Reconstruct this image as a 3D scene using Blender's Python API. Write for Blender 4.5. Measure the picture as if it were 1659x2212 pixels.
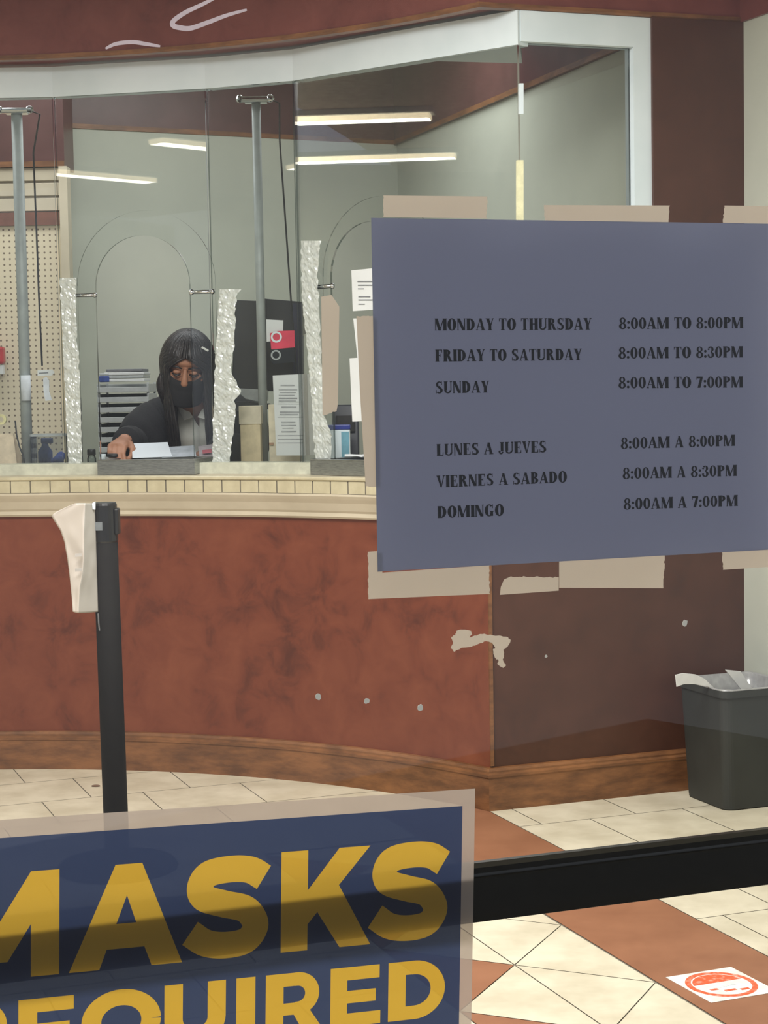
import bpy, bmesh, math, random
from mathutils import Vector, Matrix, noise
from mathutils.geometry import delaunay_2d_cdt
random.seed(7)
for o in list(bpy.data.objects): bpy.data.objects.remove(o)
SC = bpy.context.scene; COL = SC.collection
# ------------------------------------------------------------------ camera
F, CX, CY, CAMH = 4000.0, 829.5, 1106.0, 1.40
_p = math.atan(283/4000); _r = math.atan(.018)
FWD = Vector((0, math.cos(_p), -math.sin(_p)))
_up0 = Vector((0, math.sin(_p), math.cos(_p)))
RGT = Vector((math.cos(_r), 0, 0)) - math.sin(_r)*_up0; RGT.normalize()
UPV = RGT.cross(FWD).normalized()
cam = bpy.data.cameras.new('camera'); camo = bpy.data.objects.new('camera', cam); COL.objects.link(camo)
cam.sensor_fit = 'HORIZONTAL'; cam.sensor_width = 36; cam.lens = 36*F/1659
cam.clip_start = .05; cam.clip_end = 100
M = Matrix((RGT, UPV, -FWD)).transposed().to_4x4(); M.translation = (0, 0, CAMH); camo.matrix_world = M
SC.camera = camo
def ray(x, y): return FWD*F + RGT*(x-CX) + UPV*(CY-y)
CO = Vector((0, 0, CAMH))
def atY(x, y, Y): v = ray(x, y); return CO + v*(Y/v.y)
def atZ(x, y, z): v = ray(x, y); return CO + v*((z-CAMH)/v.z)
def atP(x, y, P, n): v = ray(x, y); return CO + v*((Vector(P)-CO).dot(n)/v.dot(n))
# ------------------------------------------------------------------ world, light, exposure
W = bpy.data.worlds.new('world'); SC.world = W; W.use_nodes = True
W.node_tree.nodes['Background'].inputs[0].default_value = (.86, .90, 1.0, 1)
W.node_tree.nodes['Background'].inputs[1].default_value = .62
vs = SC.view_settings; vs.view_transform = 'Standard'; vs.look = 'None'; vs.gamma = 1; vs.use_curve_mapping = False; vs.exposure = 0.0
def area(name, loc, size, size_y, power, col, rz=0, rx=0):
    l = bpy.data.lights.new(name, 'AREA'); l.shape = 'RECTANGLE'; l.size = size; l.size_y = size_y; l.energy = power; l.color = col
    o = bpy.data.objects.new(name, l); COL.objects.link(o); o.location = loc; o.rotation_euler = (rx, 0, rz); return o
AZ = math.radians(20.5)
area('lobby_fill_light', (-.45, 4.1, 2.83), 1.8, 1.6, 162, (1, .975, .955), AZ)  # added area light without a fixture, placed clear of the pane reflections
area('booth_ceiling_light', (-1.25, 7.55, 2.98), 2.0, .6, 23, (.97, .99, 1), AZ)
area('booth_ceiling_light', (0.1, 7.6, 2.98), .8, .8, 17, (.97, .99, 1), AZ)
LAMP = 6
# ------------------------------------------------------------------ materials
def lin(c): return tuple(((v/255)/12.92 if v/255 <= .04045 else ((v/255+.055)/1.055)**2.4) for v in c)
MATS = {}
def mat(name, rgb, rough=.6, metal=0, spec=.5, noise_amt=0, nscale=20, rgb2=None, bump=0, bscale=60, coords='Object', stretch=None, coat=0):
    if name in MATS: return MATS[name]
    m = bpy.data.materials.new(name); m.use_nodes = True; nt = m.node_tree; b = nt.nodes['Principled BSDF']
    c = lin(rgb); b.inputs['Base Color'].default_value = (*c, 1); b.inputs['Roughness'].default_value = rough
    b.inputs['Metallic'].default_value = metal; b.inputs['Specular IOR Level'].default_value = spec; b.inputs['Coat Weight'].default_value = coat
    tc = nt.nodes.new('ShaderNodeTexCoord'); mp = nt.nodes.new('ShaderNodeMapping'); nt.links.new(tc.outputs[coords], mp.inputs[0])
    if stretch: mp.inputs['Scale'].default_value = stretch
    n = nt.nodes.new('ShaderNodeTexNoise'); n.inputs['Scale'].default_value = nscale; n.inputs['Detail'].default_value = 5; n.inputs['Roughness'].default_value = .62
    nt.links.new(mp.outputs[0], n.inputs[0])
    r = nt.nodes.new('ShaderNodeValToRGB')
    c2 = lin(rgb2) if rgb2 else tuple(v*(1-.25) for v in c)
    r.color_ramp.elements[0].position = .36; r.color_ramp.elements[1].position = .64
    r.color_ramp.elements[0].color = (*c2, 1); r.color_ramp.elements[1].color = (*c, 1)
    nt.links.new(n.outputs['Fac'], r.inputs[0]); nt.links.new(r.outputs[0], b.inputs['Base Color'])
    if bump:
        n2 = nt.nodes.new('ShaderNodeTexNoise'); n2.inputs['Scale'].default_value = bscale; n2.inputs['Detail'].default_value = 3; nt.links.new(mp.outputs[0], n2.inputs[0])
        bp = nt.nodes.new('ShaderNodeBump'); bp.inputs['Strength'].default_value = bump; bp.inputs['Distance'].default_value = .004
        nt.links.new(n2.outputs['Fac'], bp.inputs['Height']); nt.links.new(bp.outputs[0], b.inputs['Normal'])
    MATS[name] = m; return m
def burl(name, ca, cb, cc, rough=.35):
    m = bpy.data.materials.new(name); m.use_nodes = True; nt = m.node_tree; b = nt.nodes['Principled BSDF']
    tc = nt.nodes.new('ShaderNodeTexCoord')
    n = nt.nodes.new('ShaderNodeTexNoise'); n.inputs['Scale'].default_value = 9; n.inputs['Detail'].default_value = 8; n.inputs['Roughness'].default_value = .68; n.inputs['Distortion'].default_value = .6
    n2 = nt.nodes.new('ShaderNodeTexNoise'); n2.inputs['Scale'].default_value = 2.2; n2.inputs['Detail'].default_value = 3
    for q in (n, n2): nt.links.new(tc.outputs['Object'], q.inputs[0])
    mx = nt.nodes.new('ShaderNodeMix'); mx.data_type = 'FLOAT'; mx.inputs[0].default_value = .35
    nt.links.new(n.outputs['Fac'], mx.inputs[2]); nt.links.new(n2.outputs['Fac'], mx.inputs[3])
    r = nt.nodes.new('ShaderNodeValToRGB'); e = r.color_ramp.elements
    e[0].position = .34; e[0].color = (*lin(ca), 1); e[1].position = .66; e[1].color = (*lin(cc), 1)
    k = e.new(.46); k.color = (*lin(cb), 1)
    nt.links.new(mx.outputs[0], r.inputs[0]); nt.links.new(r.outputs[0], b.inputs['Base Color'])
    b.inputs['Roughness'].default_value = rough; b.inputs['Specular IOR Level'].default_value = .4
    MATS[name] = m; return m
def glass(name, tint=(.97, .985, .98), ior=1.5, rough=0.0):
    m = bpy.data.materials.new(name); m.use_nodes = True; nt = m.node_tree; nt.nodes.clear()
    o = nt.nodes.new('ShaderNodeOutputMaterial'); mx = nt.nodes.new('ShaderNodeMixShader'); t = nt.nodes.new('ShaderNodeBsdfTransparent')
    g = nt.nodes.new('ShaderNodeBsdfGlossy'); f = nt.nodes.new('ShaderNodeFresnel'); f.inputs[0].default_value = ior
    t.inputs[0].default_value = (*tint, 1); g.inputs['Roughness'].default_value = rough
    nt.links.new(f.outputs[0], mx.inputs[0]); nt.links.new(t.outputs[0], mx.inputs[1]); nt.links.new(g.outputs[0], mx.inputs[2]); nt.links.new(mx.outputs[0], o.inputs[0])
    MATS[name] = m; return m
def film(name, rgb, trans=.5, clear=.0, rgb_t=None, ns=30, na=.08, rough=.5, gloss=.04):
    """thin sheet: diffuse + translucent (+ clear see-through share)"""
    m = bpy.data.materials.new(name); m.use_nodes = True; nt = m.node_tree; nt.nodes.clear(); L = nt.links.new
    o = nt.nodes.new('ShaderNodeOutputMaterial')
    d = nt.nodes.new('ShaderNodeBsdfDiffuse'); t = nt.nodes.new('ShaderNodeBsdfTranslucent'); c = nt.nodes.new('ShaderNodeBsdfTransparent'); g = nt.nodes.new('ShaderNodeBsdfGlossy')
    col = lin(rgb); colt = lin(rgb_t or rgb)
    tc = nt.nodes.new('ShaderNodeTexCoord'); n = nt.nodes.new('ShaderNodeTexNoise'); n.inputs['Scale'].default_value = ns; n.inputs['Detail'].default_value = 4; L(tc.outputs['Object'], n.inputs[0])
    r = nt.nodes.new('ShaderNodeValToRGB'); r.color_ramp.elements[0].position = .3; r.color_ramp.elements[1].position = .7
    r.color_ramp.elements[0].color = (*[v*(1-na) for v in col], 1); r.color_ramp.elements[1].color = (*[min(1, v*(1+na)) for v in col], 1)
    L(n.outputs['Fac'], r.inputs[0]); L(r.outputs[0], d.inputs[0])
    t.inputs[0].default_value = (*colt, 1); c.inputs[0].default_value = (*[v**.5 for v in colt], 1); g.inputs['Roughness'].default_value = rough
    m1 = nt.nodes.new('ShaderNodeMixShader'); m1.inputs[0].default_value = trans; L(d.outputs[0], m1.inputs[1]); L(t.outputs[0], m1.inputs[2])
    m2 = nt.nodes.new('ShaderNodeMixShader'); m2.inputs[0].default_value = clear; L(m1.outputs[0], m2.inputs[1]); L(c.outputs[0], m2.inputs[2])
    m3 = nt.nodes.new('ShaderNodeMixShader'); m3.inputs[0].default_value = gloss; L(m2.outputs[0], m3.inputs[1]); L(g.outputs[0], m3.inputs[2])
    L(m3.outputs[0], o.inputs[0]); MATS[name] = m; return m
def emit(name, rgb, s):
    m = bpy.data.materials.new(name); m.use_nodes = True; nt = m.node_tree; nt.nodes.clear()
    o = nt.nodes.new('ShaderNodeOutputMaterial'); e = nt.nodes.new('ShaderNodeEmission'); e.inputs[0].default_value = (*lin(rgb), 1); e.inputs[1].default_value = s
    nt.links.new(e.outputs[0], o.inputs[0]); MATS[name] = m; return m
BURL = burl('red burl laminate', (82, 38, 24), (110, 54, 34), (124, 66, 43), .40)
BURLD = burl('shaded red laminate', (66, 39, 29), (74, 44, 32), (82, 50, 38), .42)  # darker copy: shade and glass veil on the side face put into the colour
BURLS = burl('soffit laminate', (96, 50, 46), (112, 60, 54), (124, 70, 63), .34)
WOOD = mat('stained wood trim', (136, 90, 54), .4, rgb2=(94, 60, 36), nscale=7, stretch=(1, 1, 3.5), bump=.15)
CREAM = mat('cream painted moulding', (202, 190, 168), .45, rgb2=(188, 176, 154), nscale=4)
TILEC = mat('cream ceramic tile', (196, 186, 156), .3, rgb2=(182, 171, 142), nscale=18)
GROUT = mat('grey grout', (120, 112, 98), .9)
FTILE = mat('travertine floor tile', (218, 209, 186), .42, rgb2=(196, 186, 162), nscale=6, bump=.08, bscale=30)
RUST = mat('rust floor tile', (152, 104, 76), .45, rgb2=(138, 92, 66), nscale=5)
WALLP = mat('pale grey green paint', (188, 190, 176), .8, rgb2=(180, 182, 169), nscale=2)
WALLR = mat('pale wall paint', (190, 193, 180), .8, rgb2=(183, 186, 173), nscale=3)
WHITE = mat('white painted frame', (226, 236, 240), .5, rgb2=(214, 226, 230), nscale=3)
CEIL = mat('ceiling panel', (225, 222, 212), .9)
GLASS = glass('window glass', (.975, .985, .985), 1.33)
ACRY = glass('clear acrylic', (.972, .985, .978), 1.45, .01)
EDGE = glass('acrylic edge', (.36, .40, .39), 1.6, .12)
BLACK = mat('matte black plastic', (24, 24, 24), .5, rgb2=(20, 20, 20))
BLACKM = mat('black powder coated metal', (29, 27, 25), .8, rgb2=(26, 24, 23), spec=.12)
STEEL = mat('brushed steel', (176, 178, 176), .32, metal=.9, rgb2=(150, 152, 150), nscale=40, stretch=(1, 1, 8))
STEELG = mat('grey steel post', (166, 172, 170), .5, metal=.1, rgb2=(154, 160, 158))
CHROME = mat('polished chrome', (225, 228, 232), .08, metal=1, rgb2=(215, 218, 222))
PAPER = film('white paper', (236, 238, 238), .25, 0, ns=12, na=.03)
INK = mat('grey print', (120, 122, 126), .8)
BLUEP = mat('blue plastic', (52, 78, 150), .4, rgb2=(34, 52, 110), nscale=30)
# ------------------------------------------------------------------ mesh builder
class MB:
    def __init__(s): s.v = []; s.f = []; s.mi = []; s.m = 0
    def add(s, vs_, fs):
        b = len(s.v); s.v += [tuple(q) for q in vs_]
        for f in fs: s.f.append(tuple(b+i for i in f)); s.mi.append(s.m)
        return s
    def hexa(s, p8): return s.add(p8, [(0, 3, 2, 1), (4, 5, 6, 7), (0, 1, 5, 4), (1, 2, 6, 5), (2, 3, 7, 6), (3, 0, 4, 7)])
    def box(s, c, d, ax=None):
        c = Vector(c); X, Y, Z = ax or (Vector((1, 0, 0)), Vector((0, 1, 0)), Vector((0, 0, 1)))
        h = [k/2 for k in d]
        P = [c + X*(i*h[0]) + Y*(j*h[1]) + Z*(k*h[2]) for k in (-1, 1) for i, j in ((-1, -1), (1, -1), (1, 1), (-1, 1))]
        return s.hexa(P)
    def prism(s, poly, off):
        """poly: list of 3D points (planar), off: extrusion vector"""
        n = len(poly); off = Vector(off); P = [Vector(q) for q in poly]
        s.add(P + [q+off for q in P], [tuple(range(n-1, -1, -1)), tuple(range(n, 2*n))] + [(i, (i+1) % n, n+(i+1) % n, n+i) for i in range(n)]); return s
    def tube(s, pts, rad, n=10, cap=True, flat=1.0, side=None):
        pts = [Vector(p) for p in pts]; k = len(pts)
        if not hasattr(rad, '__len__'): rad = [rad]*k
        rings = []; prev = None
        for i, p in enumerate(pts):
            t = (pts[min(i+1, k-1)] - pts[max(i-1, 0)]).normalized()
            a = Vector(side) if side else (prev if prev else (Vector((0, 0, 1)) if abs(t.z) < .9 else Vector((1, 0, 0))))
            a = (a - t*a.dot(t)).normalized(); b = t.cross(a); prev = a
            rings.append([p + a*(rad[i]*math.cos(2*math.pi*j/n)) + b*(rad[i]*flat*math.sin(2*math.pi*j/n)) for j in range(n)])
        vs_ = [q for r in rings for q in r]
        fs = [(i*n+j, i*n+(j+1) % n, (i+1)*n+(j+1) % n, (i+1)*n+j) for i in range(k-1) for j in range(n)]
        if cap: fs += [tuple(range(n-1, -1, -1)), tuple((k-1)*n+j for j in range(n))]
        return s.add(vs_, fs)
    def lathe(s, c, prof, n=24, ax=None, cap=True):
        c = Vector(c); X, Y, Z = ax or (Vector((1, 0, 0)), Vector((0, 1, 0)), Vector((0, 0, 1)))
        vs_ = [c + X*(r*math.cos(2*math.pi*j/n)) + Y*(r*math.sin(2*math.pi*j/n)) + Z*z for r, z in prof for j in range(n)]
        k = len(prof)
        fs = [(i*n+j, i*n+(j+1) % n, (i+1)*n+(j+1) % n, (i+1)*n+j) for i in range(k-1) for j in range(n)]
        if cap: fs += [tuple(range(n-1, -1, -1)), tuple((k-1)*n+j for j in range(n))]
        return s.add(vs_, fs)
    def ball(s, c, r, n=16, m=10, rot=None):
        c = Vector(c); r = r if hasattr(r, '__len__') else (r, r, r); R = rot or Matrix.Identity(3)
        vs_ = [c + R @ Vector((0, 0, -r[2]))]
        for i in range(1, m):
            a = math.pi*i/m - math.pi/2
            for j in range(n):
                b = 2*math.pi*j/n; vs_.append(c + R @ Vector((r[0]*math.cos(a)*math.cos(b), r[1]*math.cos(a)*math.sin(b), r[2]*math.sin(a))))
        vs_.append(c + R @ Vector((0, 0, r[2])))
        fs = [(0, 1+(j+1) % n, 1+j) for j in range(n)]
        for i in range(m-2): fs += [(1+i*n+j, 1+i*n+(j+1) % n, 1+(i+1)*n+(j+1) % n, 1+(i+1)*n+j) for j in range(n)]
        t = 1+(m-1)*n; fs += [(1+(m-2)*n+j, 1+(m-2)*n+(j+1) % n, t) for j in range(n)]
        return s.add(vs_, fs)
    def grid(s, P):
        n = len(P[0]); return s.add([q for r in P for q in r], [(i*n+j, i*n+j+1, (i+1)*n+j+1, (i+1)*n+j) for i in range(len(P)-1) for j in range(n-1)])
    def build(s, name, mats, parent=None, smooth=False, bevel=0, solid=0, subsurf=0, origin=None, remesh=0):
        me = bpy.data.meshes.new(name); org = Vector(origin) if origin is not None else Vector((0, 0, 0))
        if parent is not None and origin is None: org = parent_loc(parent)
        elif origin is None and parent is None and s.v:
            xs = [q[0] for q in s.v]; ys = [q[1] for q in s.v]; zs = [q[2] for q in s.v]
            org = Vector(((min(xs)+max(xs))/2, (min(ys)+max(ys))/2, min(zs)))
        me.from_pydata([tuple(Vector(q)-org) for q in s.v], [], s.f)
        mats = mats if isinstance(mats, (list, tuple)) else [mats]
        for m_ in mats: me.materials.append(m_)
        me.polygons.foreach_set('material_index', s.mi)
        bm = bmesh.new(); bm.from_mesh(me); bmesh.ops.recalc_face_normals(bm, faces=bm.faces) if not getattr(s, 'keep', 0) else None
        bm.to_mesh(me); bm.free()
        if smooth: me.polygons.foreach_set('use_smooth', [True]*len(me.polygons))
        o = bpy.data.objects.new(name, me); COL.objects.link(o)
        if parent is not None: o.parent = parent; o.location = org - parent_loc(parent)
        else: o.location = org
        if remesh:
            q = o.modifiers.new('r', 'REMESH'); q.mode = 'VOXEL'; q.voxel_size = remesh; q.use_smooth_shade = True
            q = o.modifiers.new('s', 'SMOOTH'); q.iterations = 4; q.factor = .5
        if solid: q = o.modifiers.new('s', 'SOLIDIFY'); q.thickness = solid; q.offset = 0
        if subsurf: q = o.modifiers.new('u', 'SUBSURF'); q.levels = subsurf; q.render_levels = subsurf
        if bevel:
            q = o.modifiers.new('b', 'BEVEL'); q.width = bevel; q.segments = 2; q.limit_method = 'ANGLE'; q.angle_limit = math.radians(40)
        return o
def parent_loc(p):
    v = Vector(p.location)
    while p.parent is not None: p = p.parent; v += Vector(p.location)
    return v
def tag(o, label, cat, group=None, kind=None):
    if label: o['label'] = label
    if cat: o['category'] = cat
    if group: o['group'] = group
    if kind: o['kind'] = kind
    return o
def thing(name, label, cat, loc, group=None):
    o = bpy.data.objects.new(name, None); COL.objects.link(o); o.location = loc; o.empty_display_size = .05
    return tag(o, label, cat, group)
def struct(o): o['kind'] = 'structure'; return o
# ------------------------------------------------------------------ plan of the place
az = math.radians(69.5)
U = Vector((math.sin(az), math.cos(az), 0)); V = Vector((-math.cos(az), math.sin(az), 0)); Z = Vector((0, 0, 1))
O = Vector((.336, 5.952, 0)); C = Vector((-1.477, 4.309, 0)); RAD = 2.441
A_LEFT = math.radians(108)
def uvp(u, v, z=0): return O + U*u + V*v + Z*z
def mitre(s_):
    P = O - V*s_ - C; r = RAD - s_
    b = P.dot(U); c = P.dot(P) - r*r; t = -b + math.sqrt(max(b*b-c, 0)); return O - V*s_ + U*t, t
def curve_pt(s_, f):
    """point on the curved face offset s_ outward; f=0 left end .. 1 corner"""
    m_, t = mitre(s_); d = m_ - C; a1 = math.atan2(d.y, d.x); a = A_LEFT + (a1-A_LEFT)*f; r = RAD - s_
    return C + Vector((r*math.cos(a), r*math.sin(a), 0))
U_END = .948
def sweep(mb, prof, part='curve', n=72, u0=None, u1=U_END):
    """closed profile of (s,z) swept along the curved face or the straight face right of the corner"""
    k = len(prof); rows = []
    if part == 'curve':
        for i in range(n+1): rows.append([curve_pt(s_, i/n) + Z*z for s_, z in prof])
    else:
        rows.append([(mitre(s_)[0] if u0 is None else O - V*s_ + U*u0) + Z*z for s_, z in prof])
        rows.append([O - V*s_ + U*u1 + Z*z for s_, z in prof])
    N = len(rows)
    fs = [(i*k+j, i*k+(j+1) % k, (i+1)*k+(j+1) % k, (i+1)*k+j) for i in range(N-1) for j in range(k)]
    fs += [tuple(range(k-1, -1, -1)), tuple((N-1)*k+j for j in range(k))]
    mb.add([q for r in rows for q in r], fs); return mb
def rect(s0, s1, z0, z1): return [(s0, z0), (s1, z0), (s1, z1), (s0, z1)]
def on_facade(x, s_=0, y=800):
    """u coordinate on the straight face seen at pixel column x"""
    p = atP(x, y, O - V*s_, V); return (p-O).dot(U)
# ------------------------------------------------------------------ floor
fl = MB(); fl.m = 2
fl.add([(-7, -3, -.002), (5, -3, -.002), (5, 11, -.002), (-7, 11, -.002)], [(0, 1, 2, 3)])
g = .0035
def tile(poly, mi):
    fl.m = mi; c = sum((Vector(q) for q in poly), Vector((0, 0)))/len(poly)
    n = len(poly); P = [Vector(q) for q in poly]; ar = sum(P[i].x*P[(i+1) % n].y-P[(i+1) % n].x*P[i].y for i in range(n))
    if ar < 0: P.reverse()
    Q = []
    for i in range(n):
        a, b, d = P[i-1], P[i], P[(i+1) % n]
        n1 = Vector((-(b-a).y, (b-a).x)).normalized(); n2 = Vector((-(d-b).y, (d-b).x)).normalized(); k = n1+n2
        Q.append(b + k*(g*.5/max(.25, k.dot(n1))))
    fl.add([uvp(q.x, q.y, 0) for q in Q], [tuple(range(n))])
R4 = lambda a, b, c, d: [(a, c), (b, c), (b, d), (a, d)]
# right field
rows = [-.246+.363*k for k in range(-12, 3)]
for k in range(len(rows)-1):
    par = (k-12) % 2; off = .061 if par == 0 else .229
    v0, v1 = rows[k], rows[k+1]; u = -.018; nx = off if off > u else off+.335
    edges = [u]; x = off
    while x < 3: edges.append(x); x += .333
    for a, b in zip(edges, edges[1:]): tile(R4(a, b, v0, v1), 0)
# rust band
tile(R4(-.355, -.018, -6.0, .091), 1)
# diamond field
p_ = .495
for k in range(-4, 3):
    y0 = -1.49 + p_*k; a, b, c_ = -.358, -.603, -.85
    T, B, Pm = y0+p_/2, y0-p_/2, (b, y0)
    tile([(a, T), Pm, (a, B)], 0)
    tile([(a, T), Pm, (b, T+p_/2)] if k < 2 else [(a, T), Pm, (c_, T)], 0)
    tile([(c_, T), Pm, (c_, B)], 1)
    if k < 2: tile([(c_, T), Pm, (b, T+p_/2)], 0)
# left field
for k in range(-16, 10):
    v0 = .745-.327+.327*k; v1 = v0+.327; off = (-.64 if k % 2 == 0 else -.818)
    umax = -.018 if v0 > .08 else (-.355 if v0 > -.27 else -.85)
    e = [umax]; x = off
    while x > umax-.02: x -= .3475
    while x > -6: e.append(x); x -= .3475
    for a, b in zip(e, e[1:]): tile(R4(b, a, v0, v1), 0)
fl.keep = 1
struct(fl.build('floor', [FTILE, RUST, GROUT], origin=(0, 0, 0)))
# ------------------------------------------------------------------ room shell
cl = MB()
# lobby ceiling covers the lobby side of the entrance glass
G0 = Vector((-.003, 1.124, 0))
def gp(u, z, off=0): return G0 + U*u + V*off + Z*z
cl.prism([gp(-6.5, 2.85, .0), gp(3.2, 2.85, .0), gp(3.2, 2.85, 6.0), gp(-6.5, 2.85, 6.0)], (0, 0, .06))
struct(cl.build('ceiling', CEIL))
struct(MB().prism([(-4.6, 6.4, 3.0), (1.6, 6.4, 3.0), (1.6, 10.4, 3.0), (-4.6, 10.4, 3.0)], (0, 0, .05)).build('ceiling', CEIL))
# curved laminate front and straight laminate face
struct(sweep(MB(), rect(-.06, 0, 0, .935)).build('wall_front', BURL, smooth=False))
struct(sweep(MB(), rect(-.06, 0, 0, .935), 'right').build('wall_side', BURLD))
# upper laminate band (soffit)
SZ = 2.572
struct(sweep(MB(), rect(-.30, .005, SZ+.012, 2.96)).build('wall_top', BURLS))
struct(sweep(MB(), rect(-.30, .005, SZ+.012, 2.96), 'right', u1=U_END+.02).build('wall_top_side', BURLS)).name = 'wall_top_side'
tr = sweep(sweep(MB(), [(-.03, SZ), (.006, SZ), (.010, SZ+.006), (.010, SZ+.016), (-.03, SZ+.016)]), [(-.03, SZ), (.006, SZ), (.010, SZ+.006), (.010, SZ+.016), (-.03, SZ+.016)], 'right')
struct(tr.build('trim_1', WOOD))
# baseboard with moulded top
bp = [(0, 0), (.020, 0), (.020, .105), (.024, .110), (.024, .118), (.017, .124), (.017, .130), (.011, .138), (0, .140)]
struct(sweep(MB(), bp).build('baseboard_front', WOOD))
struct(sweep(MB(), bp, 'right').build('baseboard_side', WOOD))
struct(MB().box(uvp(.0, .0, .54) - V*.001, (.012, .012, .79), (U, V, Z)).build('trim_2', WOOD))
# cornice, tile band, cap, sill
cp = [(-.02, .93), (.012, .93), (.018, .937), (.018, .950), (.024, .958), (.036, .985), (.046, 1.000), (.052, 1.010), (.052, 1.017), (-.02, 1.017)]
struct(sweep(sweep(MB(), cp), cp, 'right').build('trim_3', CREAM))
tb = MB(); tb.m = 1
sweep(tb, rect(-.02, .046, 1.017, 1.062)); sweep(tb, rect(-.02, .046, 1.017, 1.062), 'right'); tb.m = 0
nt_ = 38
for i in range(nt_):
    f0, f1 = i/nt_+.0008, (i+1)/nt_-.0008
    tb.hexa([curve_pt(.044, f0)+Z*1.0185, curve_pt(.044, f1)+Z*1.0185, curve_pt(.049, f1)+Z*1.0185, curve_pt(.049, f0)+Z*1.0185,
             curve_pt(.044, f0)+Z*1.061, curve_pt(.044, f1)+Z*1.061, curve_pt(.049, f1)+Z*1.061, curve_pt(.049, f0)+Z*1.061])
for i in range(10):
    a, b = i*.088+.003, (i+1)*.088
    tb.box(uvp((a+b)/2, -.0465, 1.040), (b-a, .005, .0425), (U, V, Z))
struct(tb.build('trim_4', [TILEC, GROUT]))
sl = MB(); q = [(-.02, 1.062), (.050, 1.062), (.055, 1.066), (.055, 1.072), (.050, 1.076), (-.02, 1.076)]
sweep(sl, q); sweep(sl, q, 'right'); struct(sl.build('trim_5', TILEC))
wt = MB(); sweep(wt, rect(-.40, -.02, 1.04, 1.075)); sweep(wt, rect(-.40, -.02, 1.04, 1.075), 'right', u1=.60)
tag(wt.build('service_counter', CREAM), 'cream curved service counter top behind the clear panes', 'counter')
ss = MB(); sweep(ss, rect(-.215, -.10, 1.0752, 1.116)); sweep(ss, rect(-.215, -.10, 1.0752, 1.116), 'right')
struct(ss.build('trim_6', mat('pale sill laminate', (206, 207, 188), .4)))
# header strip above the panes (flat facets) + straight part
HZ = 2.462
def onr(x, rad, y=800):
    d = ray(x, y); d.z = 0; d.normalize(); b = -2*d.dot(C); c = C.dot(C)-rad*rad
    return d*((-b+math.sqrt(b*b-4*c))/2)
RP = 2.605
PV = [C + Vector((RP*math.cos(A_LEFT), RP*math.sin(A_LEFT), 0)), onr(-170, RP), onr(133, RP), onr(460, RP), onr(648, RP), O + U*on_facade(1130)]
hd = MB()
for a, b in zip(PV, PV[1:]):
    n = Vector(((b-a).y, -(b-a).x, 0)).normalized()
    hd.prism([a+Z*HZ+n*.006, b+Z*HZ+n*.006, b+Z*HZ-n*.05, a+Z*HZ-n*.05], (0, 0, SZ-HZ-.001))
uL, uR, uF = on_facade(1134), on_facade(1374), on_facade(1411)
hd.prism([uvp(uL, 0, HZ+.012), uvp(uF, 0, HZ+.012), uvp(uF, .06, HZ+.012), uvp(uL, .06, HZ+.012)], (0, 0, SZ-HZ-.013))
hd.prism([uvp(uR, 0, 1.116), uvp(uF, 0, 1.116), uvp(uF, .06, 1.116), uvp(uR, .06, 1.116)], (0, 0, HZ-1.104))
# small white ledge inside the corner under the soffit
a = atP(850, 100, PV[4], Vector(((PV[5]-PV[4]).y, -(PV[5]-PV[4]).x, 0)).normalized()); a.z = 0
b, c_ = atZ(1128, 137, 2.49), atZ(852, 137, 2.49); b.z = c_.z = 0
hd.prism([a+Z*2.49, PV[5]+Z*2.49, b+Z*2.49, c_*.5+a*.5+Z*2.49], (0, 0, .03))
struct(hd.build('trim_7', WHITE))
# shade-toned laminate column right of the window
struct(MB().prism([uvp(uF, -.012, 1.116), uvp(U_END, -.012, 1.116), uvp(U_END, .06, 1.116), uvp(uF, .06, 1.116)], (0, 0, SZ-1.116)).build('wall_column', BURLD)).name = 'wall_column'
# pale wall on the right, coming towards the lobby
struct(MB().prism([uvp(U_END, .1), uvp(U_END, -6.0), uvp(U_END+.12, -6.0), uvp(U_END+.12, .1)], (0, 0, SZ)).build('wall_right', WALLR))
struct(MB().prism([uvp(U_END-.01, -.005, SZ), uvp(U_END-.01, -6.0, SZ), uvp(U_END+.12, -6.0, SZ), uvp(U_END+.12, -.005, SZ)], (0, 0, .28)).build('wall_right_top', BURLS)).name = 'wall_right_top'
struct(MB().box((-6.6, 4, 1.45), (.1, 13, 2.9)).build('wall_left', WALLR))
# booth interior walls
B0, B1, B2 = Vector((.092, 9.35, 0)), Vector((-4.3, 6.95, 0)), Vector((1.008, 6.36, 0))
dirb = (B1-B0).normalized(); nb = Vector((-dirb.y, dirb.x, 0)); nb = nb if nb.y > 0 else -nb
dirr = (B2-B0).normalized(); nr = Vector((-dirr.y, dirr.x, 0)); nr = nr if nr.x > 0 else -nr
struct(MB().prism([B0+nr*.1, B1, B1+nb*.1, B0+nb*.1+nr*.1], (0, 0, SZ)).build('wall_back', WALLP))
struct(MB().prism([B0, B2, B2+nr*.08, B0+nr*.08], (0, 0, SZ)).build('wall_inner', WALLP))
bw = MB()
bw.prism([B0-nb*.012-nr*.0, B1-nb*.012, B1+nb*.1, B0+nb*.1], (0, 0, .45)); bw.prism([B0-nr*.012, B2-nr*.012, B2+nr*.08, B0+nr*.08], (0, 0, .45))
bw.v = [(x, y, z+SZ) for x, y, z in bw.v]; struct(bw.build('wall_back_top', mat('interior laminate', (92, 58, 56), .35, rgb2=(80, 48, 46), nscale=8)))
bt = MB()
bt.prism([B0-nb*.02, B1-nb*.02, B1-nb*.011, B0-nb*.011], (0, 0, .022)); bt.prism([B0-nr*.02, B2-nr*.02, B2-nr*.011, B0-nr*.011], (0, 0, .022))
bt.v = [(x, y, z+SZ) for x, y, z in bt.v]; struct(bt.build('trim_8', WOOD))
eL = PV[0]
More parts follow.
